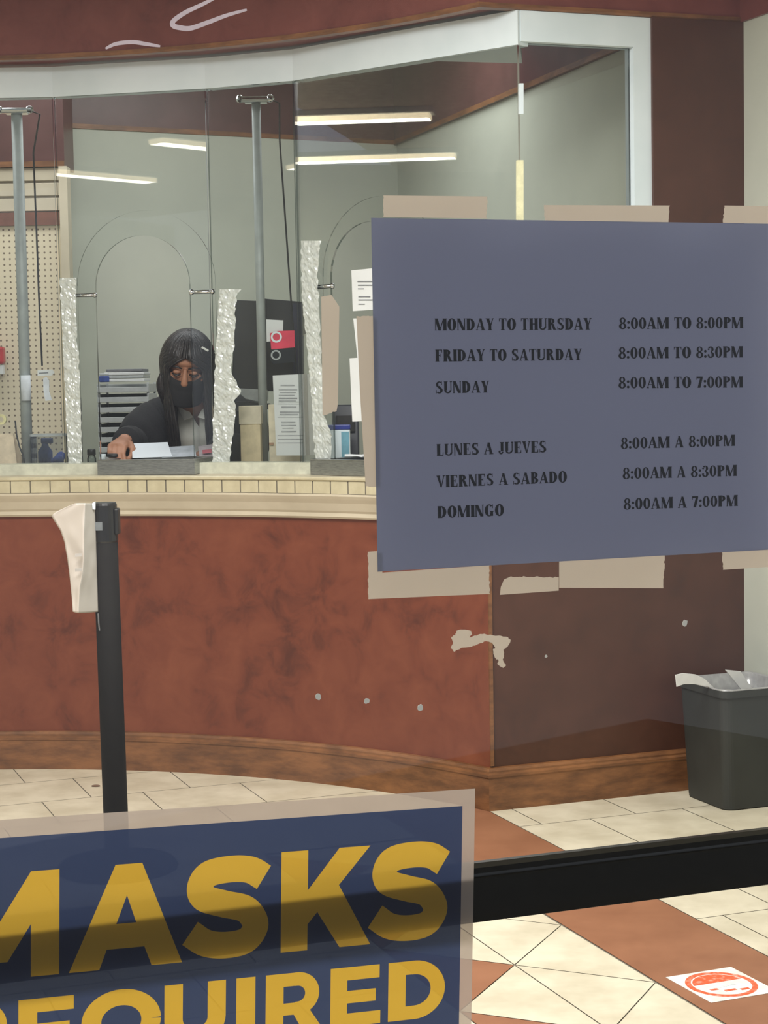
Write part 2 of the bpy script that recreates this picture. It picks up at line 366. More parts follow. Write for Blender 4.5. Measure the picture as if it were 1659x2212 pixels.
struct(MB().prism([eL, eL+Vector((-.06, 0, 0)), eL+Vector((-.06, 1.6, 0)), eL+Vector((0, 1.6, 0))], (0, 0, 2.96)).build('wall_booth_left', WALLP))
# ------------------------------------------------------------------ booth panes
def arch(cx, cz, r, n=28): return [(cx + r*math.cos(math.pi*i/n), cz + r*math.sin(math.pi*i/n)) for i in range(n+1)]
def sheet_with_hole(name, A, B, outer, hole, th, mats, parent=None):
    """vertical sheet from A towards B; outer/hole in (distance, z); front, back and rim faces"""
    d = (B-A).normalized(); n = Vector((d.y, -d.x, 0)).normalized()
    vs2 = [Vector(q) for q in outer] + [Vector(q) for q in (hole or [])]
    no = len(outer); ed = [(i, (i+1) % no) for i in range(no)]
    fc = [list(range(no))]
    if hole: nh = len(hole); ed += [(no+i, no+(i+1) % nh) for i in range(nh)]; fc.append([no+i for i in range(nh)])
    ov, oe, of, _, _, ofa = delaunay_2d_cdt(vs2, ed, fc, 1 if not hole else 1, 1e-6)
    mb = MB(); keep = [f for f, src in zip(of, ofa) if src == [0] or (0 in src and 1 not in src)]
    f3 = lambda q, s: A + d*q[0] + Z*q[1] + n*s
    mb.m = 0
    mb.add([f3(q, th/2) for q in ov], keep); mb.add([f3(q, -th/2) for q in ov], [tuple(reversed(f)) for f in keep])
    mb.m = 1
    for loop in (outer, hole or []):
        k = len(loop)
        for i in range(k):
            a, b = loop[i], loop[(i+1) % k]; mb.add([f3(a, th/2), f3(b, th/2), f3(b, -th/2), f3(a, -th/2)], [(0, 1, 2, 3)])
    return mb.build(name, mats, parent)
SILL = 1.117
def dist_on(A, B, x, y=700):
    d = (B-A).normalized(); n = Vector((d.y, -d.x, 0)); p = atP(x, y, A, n); return (p-A).dot(d), p.z
def flat_arch(c, r, cz, bottom): return [(c-r, bottom)] + list(reversed(arch(c, cz, r))) + [(c+r, bottom)]
GAPS = []
openings = {2: (309, .182, 1.765), 4: (None, .182, 1.765)}
for i in range(5):
    A, B = PV[i], PV[i+1]; Lp = (B-A).length; gp_ = .004
    outer = [(gp_, SILL), (Lp-gp_, SILL), (Lp-gp_, HZ-.001), (gp_, HZ-.001)]
    hole = None
    if i in (2, 4):
        if i == 2: c0 = dist_on(A, B, 309, 650)[0]
        else: c0 = dist_on(A, B, 716, 620)[0] + .182
        openings[i] = (c0, .182, 1.765)
        # doorway shaped opening reaches the sill: one outline
        hb = flat_arch(c0, .182, 1.765, SILL)
        outer = [(gp_, SILL)] + hb + [(Lp-gp_, SILL), (Lp-gp_, HZ-.001), (gp_, HZ-.001)]
    o = sheet_with_hole('window_%d' % (i+2), A, B, outer, None, .010, [ACRY, EDGE]); struct(o)
A, B = uvp(uL+.004, .03), uvp(uR-.002, .03)
struct(sheet_with_hole('window_7', A, B, [(0, SILL), ((B-A).length, SILL), ((B-A).length, HZ+.011), (0, HZ+.011)], None, .008, [ACRY, EDGE]))
# light caught on the pane corner edge, painted as pale strips
def edge_glint(x0, x1, y0, y1, label, m_):
    n = Vector((.35, -.937, 0)); p = PV[5] + n*.03
    P4 = [atP(x, y, p, n) for x, y in ((x0, y0), (x1, y0), (x1, y1), (x0, y1))]
    tag(MB().prism(P4, -n*.012).build('edge_glint', m_), label, 'edge glint', 'painted glints on the corner joint of the panes')
edge_glint(1123, 1131, 180, 246, 'short white painted glint on the pane corner joint near the header', WHITE)
edge_glint(1118, 1131, 346, 520, 'long yellowish painted glint on the pane corner joint above the hours sign', mat('yellowish edge glint', (232, 228, 188), .5))
# arched shields in front of the openings
def shield(i, r, cz, off, lab, nst):
    A, B = PV[i], PV[i+1]; d = (B-A).normalized(); n = Vector((d.y, -d.x, 0)).normalized(); c0 = openings[i][0] + (0 if i == 2 else .01)
    base = A + d*c0 + n*off
    t = thing('acrylic_shield', lab, 'shield', base + Z*SILL, 'arched shields over the counter openings')
    o = sheet_with_hole('shield_plate', A+n*off, B+n*off, flat_arch(c0, r, cz, SILL), None, .006, [ACRY, EDGE], t)
    for sx in nst:
        mb = MB(); p = A + d*(c0+sx*.227) + Z*1.735
        mb.tube([p + d*(-.040), p+d*.040], .007, 10); mb.ball(p-d*.040, .011, 10, 6); mb.ball(p+d*.040, .010, 10, 6)
        mb.tube([p, p+n*off], .005, 8)
        mb.build('standoff', CHROME, t, smooth=True)['label'] = 'chrome standoff'
shield(2, .268, 1.772, -.035, 'clear arched shield over the counter opening in front of the seated clerk', (-1, 1))
shield(4, .262, 1.772, -.035, 'clear arched shield over the right hand counter opening, half hidden by the hours sign', (-1, 1))
# ------------------------------------------------------------------ crinkled clear wrap columns
WRAP = film('crinkled clear wrap', (232, 236, 232), .30, .34, ns=70, na=.16, rough=.22, gloss=.10)
def wrap_strip(left, right, y0, y1, pane, lab, off=.016):
    A, B = PV[pane], PV[pane+1]; d = (B-A).normalized(); n = Vector((d.y, -d.x, 0)).normalized()
    rows = 90; cols = 12; G = []
    def itp(L, y):
        for (ya, xa), (yb, xb) in zip(L, L[1:]):
            if y <= yb: return xa+(xb-xa)*(y-ya)/(yb-ya)
        return L[-1][1]
    for i in range(rows+1):
        y = y0+(y1-y0)*i/rows; xl, xr = itp(left, y), itp(right, y); r = []
        xl += 2.5*noise.noise(Vector((y*.06, 3, pane))); xr += 3.0*noise.noise(Vector((y*.07, 9, pane)))
        for j in range(cols+1):
            x = xl+(xr-xl)*j/cols; p = atP(x, y, A+n*off, n)
            h = .007*noise.noise(Vector((x*.09, y*.07, 1))) + .004*noise.noise(Vector((x*.22, y*.20, 5)))
            r.append(p + n*(h))
        G.append(r)
    tag(MB().grid(G).build('plastic_wrap', WRAP, smooth=False, solid=.0012), lab, 'plastic wrap', 'columns of crinkled clear wrap on the panes')
wrap_strip([(600, 129), (1010, 148)], [(600, 164), (740, 166), (760, 170), (1010, 178)], 600, 1001, 2, 'crinkled clear wrap column left of the clerk window')
wrap_strip([(625, 474), (780, 465), (860, 462), (1010, 458)], [(625, 522), (640, 510), (740, 506), (800, 498), (845, 520), (865, 508), (900, 508), (1010, 494)], 625, 1001, 3, 'crinkled clear wrap column at the right of the clerk, in front of the monitor')
wrap_strip([(520, 649), (640, 652), (800, 668), (1010, 682)], [(520, 691), (600, 686), (760, 694), (900, 700), (935, 716), (1010, 716)], 520, 1001, 4, 'crinkled clear wrap column beside the right hand opening', .02)
# ------------------------------------------------------------------ poles behind the panes
def pole(xt, yt, xb, w, lab, Y, cable=None):
    P = atY(xt, yt, Y); Pb = Vector((P.x, P.y, 1.076)); r = w/2*Y/F
    t = thing('support_pole', lab, 'support pole', Pb, 'grey support poles behind the panes')
    MB().tube([Pb, P], r, 14).build('pole', STEELG, t, smooth=True)
    MB().lathe(Pb, [(r*2, 0), (r*2, .006), (r*1.2, .012)], 20).build('foot', STEEL, t)
    mb = MB(); mb.box(P + Vector((0, -.005, .012)), (.085, .05, .022)); mb.tube([P+Vector((-.055, -.03, .012)), P+Vector((.06, -.03, .012))], .011, 12)
    mb.ball(P+Vector((-.058, -.03, .014)), .015, 12, 8); mb.ball(P+Vector((.055, -.03, .014)), .015, 12, 8)
    mb.build('clamp', CHROME, t, smooth=False, bevel=.004)['label'] = 'chrome clamp'
    if cable:
        pts = [P+Vector((.06, -.02, .01)), P+Vector((.088, 0, 0))] + [atY(x, y, Y+.02) for x, y in cable]
        MB().tube(pts, .0035, 6).build('cable', BLACK, t, smooth=True)['label'] = 'thin black cable'
pole(553, 224, 570, 19, 'grey steel pole with chrome clamp, standing left of the red tag', 7.02, [(604, 300), (616, 470), (628, 640), (640, 800), (650, 960)])
pole(36, 248, 60, 24, 'grey steel pole with chrome clamp in front of the pegboard', 7.10, [(72, 330), (78, 480), (84, 640), (91, 790)])
# ------------------------------------------------------------------ metal deal trays
def tray(x0, x1, s0, s1, lab, straight=None):
    if straight is None:
        pL, pR = onr(x0, RAD-s0, 1000), onr(x1, RAD-s0, 1000)
    else:
        i = straight; A, B = PV[i], PV[i+1]; d = (B-A).normalized(); n = Vector((d.y, -d.x, 0))
        pL = A + d*dist_on(A, B, x0, 1000)[0] + n*.085; pR = A + d*(dist_on(A, B, x0, 1000)[0]+.36) + n*.085
    pL.z = pR.z = 0
    d = (pR-pL).normalized(); n = Vector((-d.y, d.x, 0)); n = n if n.y > 0 else -n; L = (pR-pL).length; c = (pL+pR)/2
    t = thing('deal_tray', lab, 'tray', c+n*.1+Z*1.0765, 'metal deal trays in the counter openings')
    mb = MB(); dp = .26; ax = (d, n, Z); th = .003; zt, zb = 1.129, 1.0768
    mb.box(c+n*.0015+Z*((zt+zb)/2), (L, th, zt-zb), ax); mb.box(c-d*(L/2)+n*dp/2+Z*((zt+zb)/2), (th, dp, zt-zb), ax); mb.box(c+d*(L/2)+n*dp/2+Z*((zt+zb)/2), (th, dp, zt-zb), ax)
    mb.box(c+n*dp+Z*((zt+zb)/2), (L, th, zt-zb), ax)
    mb.build('tray_body', STEEL, t)
    mb = MB(); mb.box(c+n*.012+Z*(zt+.001), (L+.004, .03, .003), ax); mb.box(c+n*(dp-.012)+Z*(zt+.001), (L+.004, .03, .003), ax)
    mb.box(c-d*(L/2-.012)+n*dp/2+Z*(zt+.001), (.025, dp, .003), ax); mb.box(c+d*(L/2-.012)+n*dp/2+Z*(zt+.001), (.025, dp, .003), ax)
    mb.build('tray_rim', STEEL, t, bevel=.001)
    MB().box(c+n*dp/2+Z*(zt-.012), (L-.04, dp-.04, .003), ax).build('tray_pan', STEEL, t)
tray(211, 419, -.045, 0, 'brushed steel deal tray in the counter under the clerk')
tray(706, 0, 0, 0, 'brushed steel deal tray half hidden behind the hours sign', straight=4)
# ------------------------------------------------------------------ lamps
LM = emit('fluorescent diffuser', (255, 232, 190), LAMP)
for (x0, y0, x1, y1, lab) in ((-3.53, 5.47, -3.97, 7.0, 'far lamp of the near row'), (-2.98, 3.42, -2.55, 2.0, 'near lamp of the near row'), (-5.24, 4.97, -5.66, 6.4, 'far lamp of the far row'), (-4.13, 1.63, -4.54, 3.0, 'near lamp of the far row')):
    a, b = Vector((x0, y0, 2.8)), Vector((x1, y1, 2.8)); d = (b-a).normalized(); n = Vector((-d.y, d.x, 0)); L = (b-a).length
    t = thing('ceiling_lamp', 'long fluorescent ceiling lamp, ' + lab + ', mirrored in the panes', 'ceiling lamp', (a+b)/2 + Z*.0, 'fluorescent ceiling lamps of the lobby')
    area('lamp_light', (a+b)/2-Z*.009, .13, L-.05, 13, (1, .93, .82), math.atan2(-d.x, d.y))
    MB().box((a+b)/2+Z*.035, (.20, L, .03), (n, d, Z)).build('housing', WHITE, t, bevel=.004)
    MB().box((a+b)/2+Z*.006, (.13, L-.04, .026), (n, d, Z)).build('diffuser', LM, t, bevel=.004)
# ------------------------------------------------------------------ pegboard partition on the left
YP = 8.15
def dY(x, y, Y): return atY(x, y, Y)
zt = dY(140, 360, YP).z; xr = dY(147, 600, YP).x; xl = -2.6
zs1, zs2 = dY(140, 458, YP).z, dY(140, 486, YP).z
W2 = xr-xl; xm = (xl+xr)/2
t = thing('pegboard_partition', 'beige pegboard partition with slatwall top and brown rail, left of the clerk', 'partition', (xm, YP, 0))
PEGM = bpy.data.materials.new('pegboard'); PEGM.use_nodes = True; nt = PEGM.node_tree; bs = nt.nodes['Principled BSDF']; bs.inputs['Roughness'].default_value = .6
tc = nt.nodes.new('ShaderNodeTexCoord'); sx = nt.nodes.new('ShaderNodeSeparateXYZ'); nt.links.new(tc.outputs['Object'], sx.inputs[0])
def mth(op, a, b=None):
    q = nt.nodes.new('ShaderNodeMath'); q.operation = op
    for i, w in enumerate((a, b)):
        if w is None: continue
        if hasattr(w, 'links'): nt.links.new(w, q.inputs[i])
        else: q.inputs[i].default_value = w
    return q.outputs[0]
ps = .0253
fx = mth('SUBTRACT', mth('FRACT', mth('DIVIDE', sx.outputs[0], ps)), .5); fz = mth('SUBTRACT', mth('FRACT', mth('DIVIDE', sx.outputs[2], ps)), .5)
dd = mth('SQRT', mth('ADD', mth('MULTIPLY', fx, fx), mth('MULTIPLY', fz, fz))); hole_ = mth('LESS_THAN', dd, .17)
mx = nt.nodes.new('ShaderNodeMix'); mx.data_type = 'RGBA'; nt.links.new(hole_, mx.inputs[0]); mx.inputs[6].default_value = (*lin((220, 206, 178)), 1); mx.inputs[7].default_value = (*lin((118, 100, 80)), 1)
nt.links.new(mx.outputs[2], bs.inputs['Base Color'])
MB().box((xm, YP+.008, (zs2+.72)/2), (W2, .012, zs2-.72)).build('pegboard', PEGM, t)
MB().box((xm, YP, (zs1+zs2)/2), (W2-.03, .03, zs1-zs2)).build('rail', mat('brown rail', (122, 76, 58), .5), t)['label'] = 'brown wooden rail'
mb = MB(); n_ = 3
for i in range(n_):
    a = zs1+(zt-zs1)*i/n_; b = zs1+(zt-zs1)*(i+1)/n_
    mb.box((xm, YP+.004, (a+b)/2+.002), (W2-.02, .016, b-a-.010))
mb.box((xm, YP+.018, (zs1+zt)/2), (W2-.02, .006, zt-zs1)); mb.build('slatwall', CREAM, t, bevel=.002)
MB().box((xr-.006, YP+.02, zt/2+.0), (.036, .09, zt)).build('frame', CREAM, t)
MB().box((xm, YP+.02, .36), (W2-.04, .05, .72)).build('base_panel', CREAM, t)
struct(MB().box((xm-.1, YP+.12, (zt+3.0)/2), (W2-.2+.4, .25, 3.0-zt-.002)).build('wall_partition_top', MATS['interior laminate']))
struct(MB().box((xm-.1, YP-.012, zt+.012), (W2-.2+.4, .014, .024)).build('trim_9', WOOD))
# red box with white label hanging on the pegboard
p = dY(-14, 768, YP-.05); t = thing('red_box', 'small red box hanging on the pegboard at the left edge', 'box', p - Z*.04)
MB().box(p, (.095, .06, .075)).build('box_body', mat('red plastic', (190, 34, 34), .4), t, bevel=.01)
MB().box(p - Z*.062, (.085, .04, .04)).build('label_card', PAPER, t, bevel=.002)
MB().tube([p+Vector((0, .02, -.02)), p+Vector((0, .06, -.02))], .004, 6).build('hook', STEEL, t)
# ------------------------------------------------------------------ back counter and things on it
back = MB()
bx0, bx1 = dY(158, 1000, 8.05).x, dY(405, 1000, 8.3).x
back.box(((bx0+bx1)/2, 8.12, 1.015), (bx1-bx0, .5, .03)); bk = thing('back_cabinet', 'low cream cabinet behind the clerk under the letter trays', 'cabinet', ((bx0+bx1)/2, 8.12, 0))
back.build('cabinet_top', CREAM, bk)
MB().box(((bx0+bx1)/2, 8.14, .5), (bx1-bx0-.04, .44, 1.0)).build('cabinet_body', WHITE, bk)
for k in range(2):
    xx = bx0+(bx1-bx0)*(.26+.48*k); d_ = MB().box((xx, 7.912, .5), ((bx1-bx0)*.44, .015, .9)).build('door', WHITE, bk, bevel=.003)
    MB().tube([(xx+.12*(1-2*k), 7.895, .62), (xx+.12*(1-2*k), 7.895, .74)], .006, 8).build('handle', CHROME, d_)
GT = mat('clear grey plastic', (176, 180, 180), .35, rgb2=(160, 164, 164))
def letter_tray(x0, x1, z, Y, lab):
    a, b = dY(x0, 900, Y).x, dY(x1, 900, Y).x; c = Vector(((a+b)/2, Y+.14, z)); w = b-a; dp = .28
    t = thing('letter_tray', lab, 'letter tray', c, 'stacked letter trays behind the clerk')
    mb = MB(); mb.box(c+Z*.003, (w, dp, .004)); mb.box(c+Vector((0, -dp/2, .012)), (w, .004, .022)); mb.box(c+Vector((0, dp/2, .018)), (w, .004, .036))
    for s in (-1, 1):
        mb.box(c+Vector((s*w/2, 0, .018)), (.004, dp, .036))
        for q in (-.12, .12): mb.box(c+Vector((s*(w/2-.004), q, .022)), (.01, .012, .040))
    mb.build('tray_shell', GT, t, bevel=.0015)
    mb = MB(); mb.box(c+Vector((.005, 0, .010)), (w-.03, .24, .010)); mb.build('paper_sheets', PAPER, t)['label'] = 'white papers'
levels = ['lowest', 'second from the bottom', 'third from the bottom', 'fourth from the bottom', 'middle', 'fourth from the top', 'third from the top', 'second from the top', 'topmost']
for k in range(9): letter_tray(212, 322, 1.031+.0425*k, 7.93, 'grey letter tray full of papers, %s of the stack behind the clerk' % levels[k])
zt_ = 1.031+.0425*9+.002
p = dY(240, 800, 8.02)
t = thing('paper_bundle', 'flat bundle of grey folders lying on top of the letter trays', 'folder', (dY(285, 800, 8.05).x-.03, 8.07, zt_), None)
for k, (w, m_) in enumerate(((.17, PAPER), (.165, GT), (.17, PAPER), (.155, MATS['grey print']))):
    MB().box((dY(280, 800, 8.05).x-.012, 8.07, zt_+.008+.014*k), (w, .22, .012)).build('folder', m_, t, bevel=.002)
pc = dY(220, 800, 7.98); t = thing('ink_pad', 'small blue stamp pad standing on the letter trays, beside the folders', 'stamp pad', (pc.x+.012, 7.98, zt_))
MB().box((pc.x+.012, 7.98, zt_+.014), (.044, .05, .026)).build('pad_base', BLUEP, t, bevel=.004); MB().box((pc.x+.012, 7.98, zt_+.034), (.04, .045, .012)).build('pad_lid', GT, t, bevel=.003)
# glass jar cluster behind tray (clear crystal organiser)
# ------------------------------------------------------------------ small things on the service counter, left of the clerk
ZC = 1.0755
def cpt(x, y, s_=-.28):
    p = onr(x, RAD-s_, y); return Vector((p.x, p.y, ZC))
p = cpt(197, 960, -.30); r = .017
t = thing('hand_sanitizer', 'small clear bottle with black cap on the counter left of the steel tray', 'bottle', p)
MB().lathe(p, [(r*.9, 0), (r, .004), (r, .052), (r*.8, .060), (r*.7, .064)], 16).build('bottle_body', glass('clear bottle', (.8, .84, .84), 1.4), t, smooth=True)
MB().lathe(p+Z*.064, [(r*.95, 0), (r*.95, .020), (r*.8, .023)], 16).build('cap', BLACK, t, smooth=True)['label'] = 'black cap'
p = cpt(223, 980, -.335); p = Vector((p.x, p.y, ZC)); t = thing('glue_stick', 'little white capped stick behind the left corner of the steel tray', 'glue stick', p)
MB().lathe(p, [(.010, 0), (.010, .035)], 12).build('stick_body', WHITE, t); MB().lathe(p+Z*.035, [(.0115, 0), (.0115, .028), (.009, .031)], 12).build('cap', WHITE, t, smooth=True)
# clear bin with blue things
p = cpt(112, 980, -.34); bw_, bd = .135, .12
t = thing('clear_bin', 'clear plastic bin holding blue things, at the foot of the pegboard', 'bin', p)
mb = MB(); th = .003
for s in (-1, 1):
    mb.box(p+Vector((s*bw_/2, 0, .07)), (th, bd, .14)); mb.box(p+Vector((0, s*bd/2, .07)), (bw_, th, .14))
mb.box(p+Z*.002, (bw_, bd, .004)); mb.build('bin_shell', ACRY, t)
mb = MB()
for s in (-1, 1): mb.box(p+Vector((s*bw_/2, 0, .142)), (.006, bd+.006, .008)); mb.box(p+Vector((0, s*bd/2, .142)), (bw_+.006, .006, .008))
mb.build('bin_rim', GT, t)
q = p+Vector((-.025, 0, .004)); t = thing('blue_spray_bottle', 'dark blue spray bottle standing in the clear bin', 'bottle', q)
MB().lathe(q, [(.026, 0), (.028, .01), (.028, .075), (.014, .095), (.012, .105)], 16).build('bottle_body', BLUEP, t, smooth=True)
MB().box(q+Vector((.008, 0, .116)), (.045, .02, .022)).build('spray_head', mat('dark blue plastic', (32, 40, 78), .4), t, bevel=.004)
q = p+Vector((.034, -.005, .004)); mb = MB(); 
for k in range(5): mb.ball(q+Vector((random.uniform(-.02, .02), random.uniform(-.03, .03), .018+.009*k)), (.030-.003*k, .03, .018), 12, 8, Matrix.Rotation(random.random()*3, 3, 'X'))
tag(mb.build('blue_cloth', mat('blue cloth', (70, 100, 190), .9, rgb2=(40, 64, 150), nscale=25), smooth=True, remesh=.004), 'crumpled blue cloth in the clear bin beside the spray bottle', 'cloth')
# cream paper stand at the left edge with black cord and pale yellow ring
t = thing('paper_stand', 'cream paper stand leaning at the left edge of the counter', 'stand', cpt(0, 990, -.30))
P4 = [cpt(-40, 990, -.27), cpt(38, 990, -.27)]; b0, b1 = P4
n_ = Vector((.12, .99, 0))
mb = MB(); top0, top1 = b0+Z*.15+n_*.05+Vector((.01, 0, 0)), b1+Z*.15+n_*.05-Vector((.03, 0, 0))
mb.prism([b0, b1, top1, top0], n_*.004); mb.build('front_panel', mat('cream card', (226, 206, 178), .7), t)
MB().prism([b0+n_*.1, b1+n_*.1, top1+n_*.006, top0+n_*.006], n_*.004).build('rear_leg', MATS['cream card'], t)
p = atY(4, 906, 7.05); mb = MB(); ax = (Vector((1, 0, 0)), Z, Vector((0, -1, 0)))
mb.lathe(p, [(.010, 0), (.020, 0), (.020, .018), (.010, .018), (.010, 0)], 24, ax, cap=False)  # flat ring in one pale yellow tone, facing the glass
ro = mb.build('pale_ring', mat('pale yellow', (236, 226, 170), .4), smooth=False); tag(ro, 'pale yellow ring on the cream paper stand at the left edge', 'tape roll')
tag(MB().tube([atY(33, 910, 7.0), atY(36, 940, 7.0), atY(42, 965, 6.99), atY(50, 985, 6.98), Vector((*atY(56, 999, 6.97).xy, ZC+.004))], .003, 6).build('cord', BLACK, smooth=True), 'thin black cord dropping to the counter beside the left pole', 'cord')
# white sleeve and tags hung on the pole and cable
p = atY(56, 838, 7.08); r = .019
tag(MB().lathe(p-Z*.048, [(r, 0), (r, .096)], 16).build('white_sleeve', mat('white paper label', (232, 236, 244), .6), smooth=True), 'white paper sleeve wrapped round the left pole', 'sleeve')
p = atY(99, 804, 7.08); pts = [(81, 800), (112, 798), (118, 804), (112, 811), (81, 812)]
t = thing('price_tag', 'white arrow shaped tag at the end of the hanging cable', 'tag', p)
MB().prism([atY(x, y, 7.06) for x, y in pts], (0, .003, 0)).build('tag_card', PAPER, t)
MB().prism([atY(x, y, 7.058) for x, y in ((84, 805), (104, 804), (104, 806), (84, 807))], (0, .001, 0)).build('print_line', INK, t)
tag(MB().prism([atY(x, y, 7.07) for x, y in ((93, 818), (100, 814), (106, 822), (106, 845), (112, 864), (98, 866), (94, 845))], (0, .004, 0)).build('paper_strip', MATS['white paper label']), 'curled white paper strip hanging under the arrow shaped tag', 'paper')
# ------------------------------------------------------------------ monitor and things right of the clerk
Y2 = 7.22
mp = atY(597, 1000, Y2); t = thing('monitor', 'large black monitor turned away behind the wrap columns', 'monitor', (mp.x, Y2, ZC))
scr = [(508, 648), (561, 650), (572, 645), (655, 652), (657, 844), (640, 846), (500, 844)]
MB().prism([atY(x, y, Y2) for x, y in scr], (0, .035, 0)).build('housing', BLACK, t, bevel=.004)
MB().prism([atY(x, y, Y2-.006) for x, y in ((561, 650), (574, 645), (578, 846), (562, 846))], (0, .006, 0)).build('spine', mat('dark grey plastic', (52, 54, 56), .4), t)
MB().prism([atY(x, y, Y2-.004) for x, y in ((632, 655), (656, 655), (655, 806), (634, 806))], (0, .004, 0)).build('side_panel', mat('navy plastic', (24, 24, 52), .35), t)
MB().prism([atY(x, y, Y2-.03) for x, y in ((653, 658), (664, 664), (672, 690), (666, 715), (654, 724))], (0, .05, 0)).build('tilt_knob', BLACK, t)
mb = MB(); mb.prism([atY(x, y, Y2-.01) for x, y in ((500, 838), (578, 842), (578, 866), (556, 868), (530, 862), (516, 850))], (0, .05, 0)); mb.build('neck', mat('light grey plastic', (168, 172, 170), .4), t, bevel=.003)
mb = MB(); mb.prism([atY(x, y, Y2-.02) for x, y in ((507, 868), (532, 868), (580, 872), (584, 884), (508, 888))], (0, .12, 0))
a = atY(545, 880, Y2); mb.box((a.x, Y2+.05, (a.z+ZC)/2), (.05, .05, a.z-ZC)); mb.box((a.x, Y2+.05, ZC+.006), (.16, .13, .012)); mb.build('stand', BLACK, t)
def card(name, pts, Y, m_, lab, cat, th=.002, group=None):
    return tag(MB().prism([atY(x, y, Y) for x, y in pts], (0, th, 0)).build(name, m_), lab, cat, group)
def disc_ring(mb, x, y, Y, rx, ry, n=24):
    """flat ring, outer radius rx, inner ry (pixels at that depth)"""
    c = atY(x, y, Y); R, r = rx*Y/F, ry*Y/F
    P = [c+Vector((a*math.cos(2*math.pi*i/n), 0, a*math.sin(2*math.pi*i/n))) for a in (R, r) for i in range(n)]
    mb.add(P, [(i, (i+1) % n, n+(i+1) % n, n+i) for i in range(n)])
YC = 6.98
card('white_card', [(575, 690), (612, 692), (611, 735), (576, 738)], YC+.012, PAPER, 'small white card hung above the red tag', 'card')
t = thing('red_tag', 'bright red tag with a white ring printed on it, in front of the monitor', 'tag', atY(610, 735, YC))
MB().prism([atY(x, y, YC) for x, y in ((583, 720), (600, 715), (636, 714), (637, 750), (586, 755))], (0, .003, 0)).build('tag_card', mat('red tag card', (232, 50, 84), .5), t)
mb = MB(); disc_ring(mb, 597, 728, YC-.002, 12, 8); mb.build('ring_print', WHITE, t, solid=.001)['label'] = 'white ring'
t = thing('black_tag', 'glossy black tag with a grey ring, hung right under the red tag', 'tag', atY(610, 772, YC))
MB().prism([atY(x, y, YC) for x, y in ((585, 757), (636, 752), (637, 782), (590, 786), (583, 776))], (0, .003, 0)).build('tag_card', mat('glossy black', (12, 12, 12), .15), t)
mb = MB(); disc_ring(mb, 596, 767, YC-.002, 11, 7.5); mb.build('ring_print', GT, t, solid=.001)['label'] = 'grey ring'
# carton, papers, wipes
a, b = cpt(523, 1000, -.30), cpt(562, 1000, -.30); w = (b-a).length; zc_ = atY(540, 876, a.y).z
t = thing('cream_carton', 'tall cream carton standing on the counter left of the paper notice', 'carton', (a+b)/2)
MB().box(Vector(((a.x+b.x)/2, a.y+.03, (ZC+zc_-.07)/2)), (w, .09, zc_-.07-ZC)).build('carton_body', mat('cream cardboard', (222, 204, 168), .7), t, bevel=.002)
MB().box(Vector(((a.x+b.x)/2, a.y+.03, zc_-.035)), (w+.008, .098, .068)).build('lid', mat('pale cream cardboard', (228, 216, 192), .7), t, bevel=.002)
a, b = cpt(579, 1000, -.27), cpt(606, 1000, -.27); zc_ = atY(590, 874, a.y).z
t = thing('cream_folder', 'narrow cream binder standing behind the white paper notice', 'binder', (a+b)/2)
MB().box(Vector(((a.x+b.x)/2+.04, a.y+.05, (ZC+zc_)/2)), (.12, .035, zc_-ZC)).build('binder_body', mat('pale cream binder', (228, 216, 190), .6), t, bevel=.002)
MB().box(Vector((a.x+.012, a.y+.029, ZC+.10)), (.016, .004, .010)).build('spine_label', mat('brown mark', (176, 138, 110), .6), t)
def at_pane(x, y, i, off):
    A, B = PV[i], PV[i+1]; d = (B-A).normalized(); n = Vector((d.y, -d.x, 0)).normalized(); return atP(x, y, A+n*off, n), n
def pane_sheet(name, pts, i, off, m_, lab, cat, lines=(), th=.0006, group=None, lm=None):
    P = [at_pane(x, y, i, off) for x, y in pts]; n = P[0][1]
    t = thing(name, lab, cat, sum((p for p, _ in P), Vector())/len(P), group)
    MB().prism([p for p, _ in P], -n*th).build('sheet', m_, t)
    if lines:
        grp = [[]]
        for q in lines:
            if grp[-1] and q[2]-grp[-1][-1][2] > 12: grp.append([])
            grp[-1].append(q)
        for gq in grp:
            mb = MB()
            for x0, x1, y, h in gq: mb.prism([at_pane(a, b, i, off+.0012)[0] for a, b in ((x0, y), (x1, y), (x1, y+h), (x0, y+h))], -n*.0004)
            mb.build('print_paragraph', lm or INK, t)
    return t
PRT = mat('faint grey print', (168, 170, 172), .8)
ln = [(606, 636, 831, 3)]; ln += [(602+(k % 2)*2, 642-(k % 3)*3, 841+k*6, 2) for k in range(5)] + [(602, 642, 859, 3)]
ln += [(600, 655, 868, 1), (600, 655, 872, 1)] + [(608, 640, 878, 3), (604, 646, 889, 3), (604, 644, 894, 3), (600, 655, 901, 1), (608, 638, 911, 3), (608, 640, 918, 2), (610, 634, 924, 2), (608, 640, 931, 3), (600, 655, 940, 1.4), (600, 655, 948, 1.4), (600, 655, 956, 1.4)]
t = pane_sheet('paper_notice', [(589, 811), (655, 808), (660, 984), (597, 984)], 3, -.012, PAPER, 'tall white paper notice with small print on the pane right of the clerk', 'paper notice', ln, lm=PRT)
P = [at_pane(x, y, 4, -.012)[0] for x, y in ((655, 808), (677, 807), (679, 983), (660, 984))]; n = at_pane(655, 808, 4, -.012)[1]
MB().prism(P, -n*.0006).build('folded_edge', PAPER, t)
MB().prism([at_pane(x, y, 4, -.009)[0] for x, y in ((655, 808), (663, 808), (668, 984), (660, 984))], -n*.0004).build('tape_strip', film('clear tape', (214, 212, 208), .3, .35, ns=30), t)
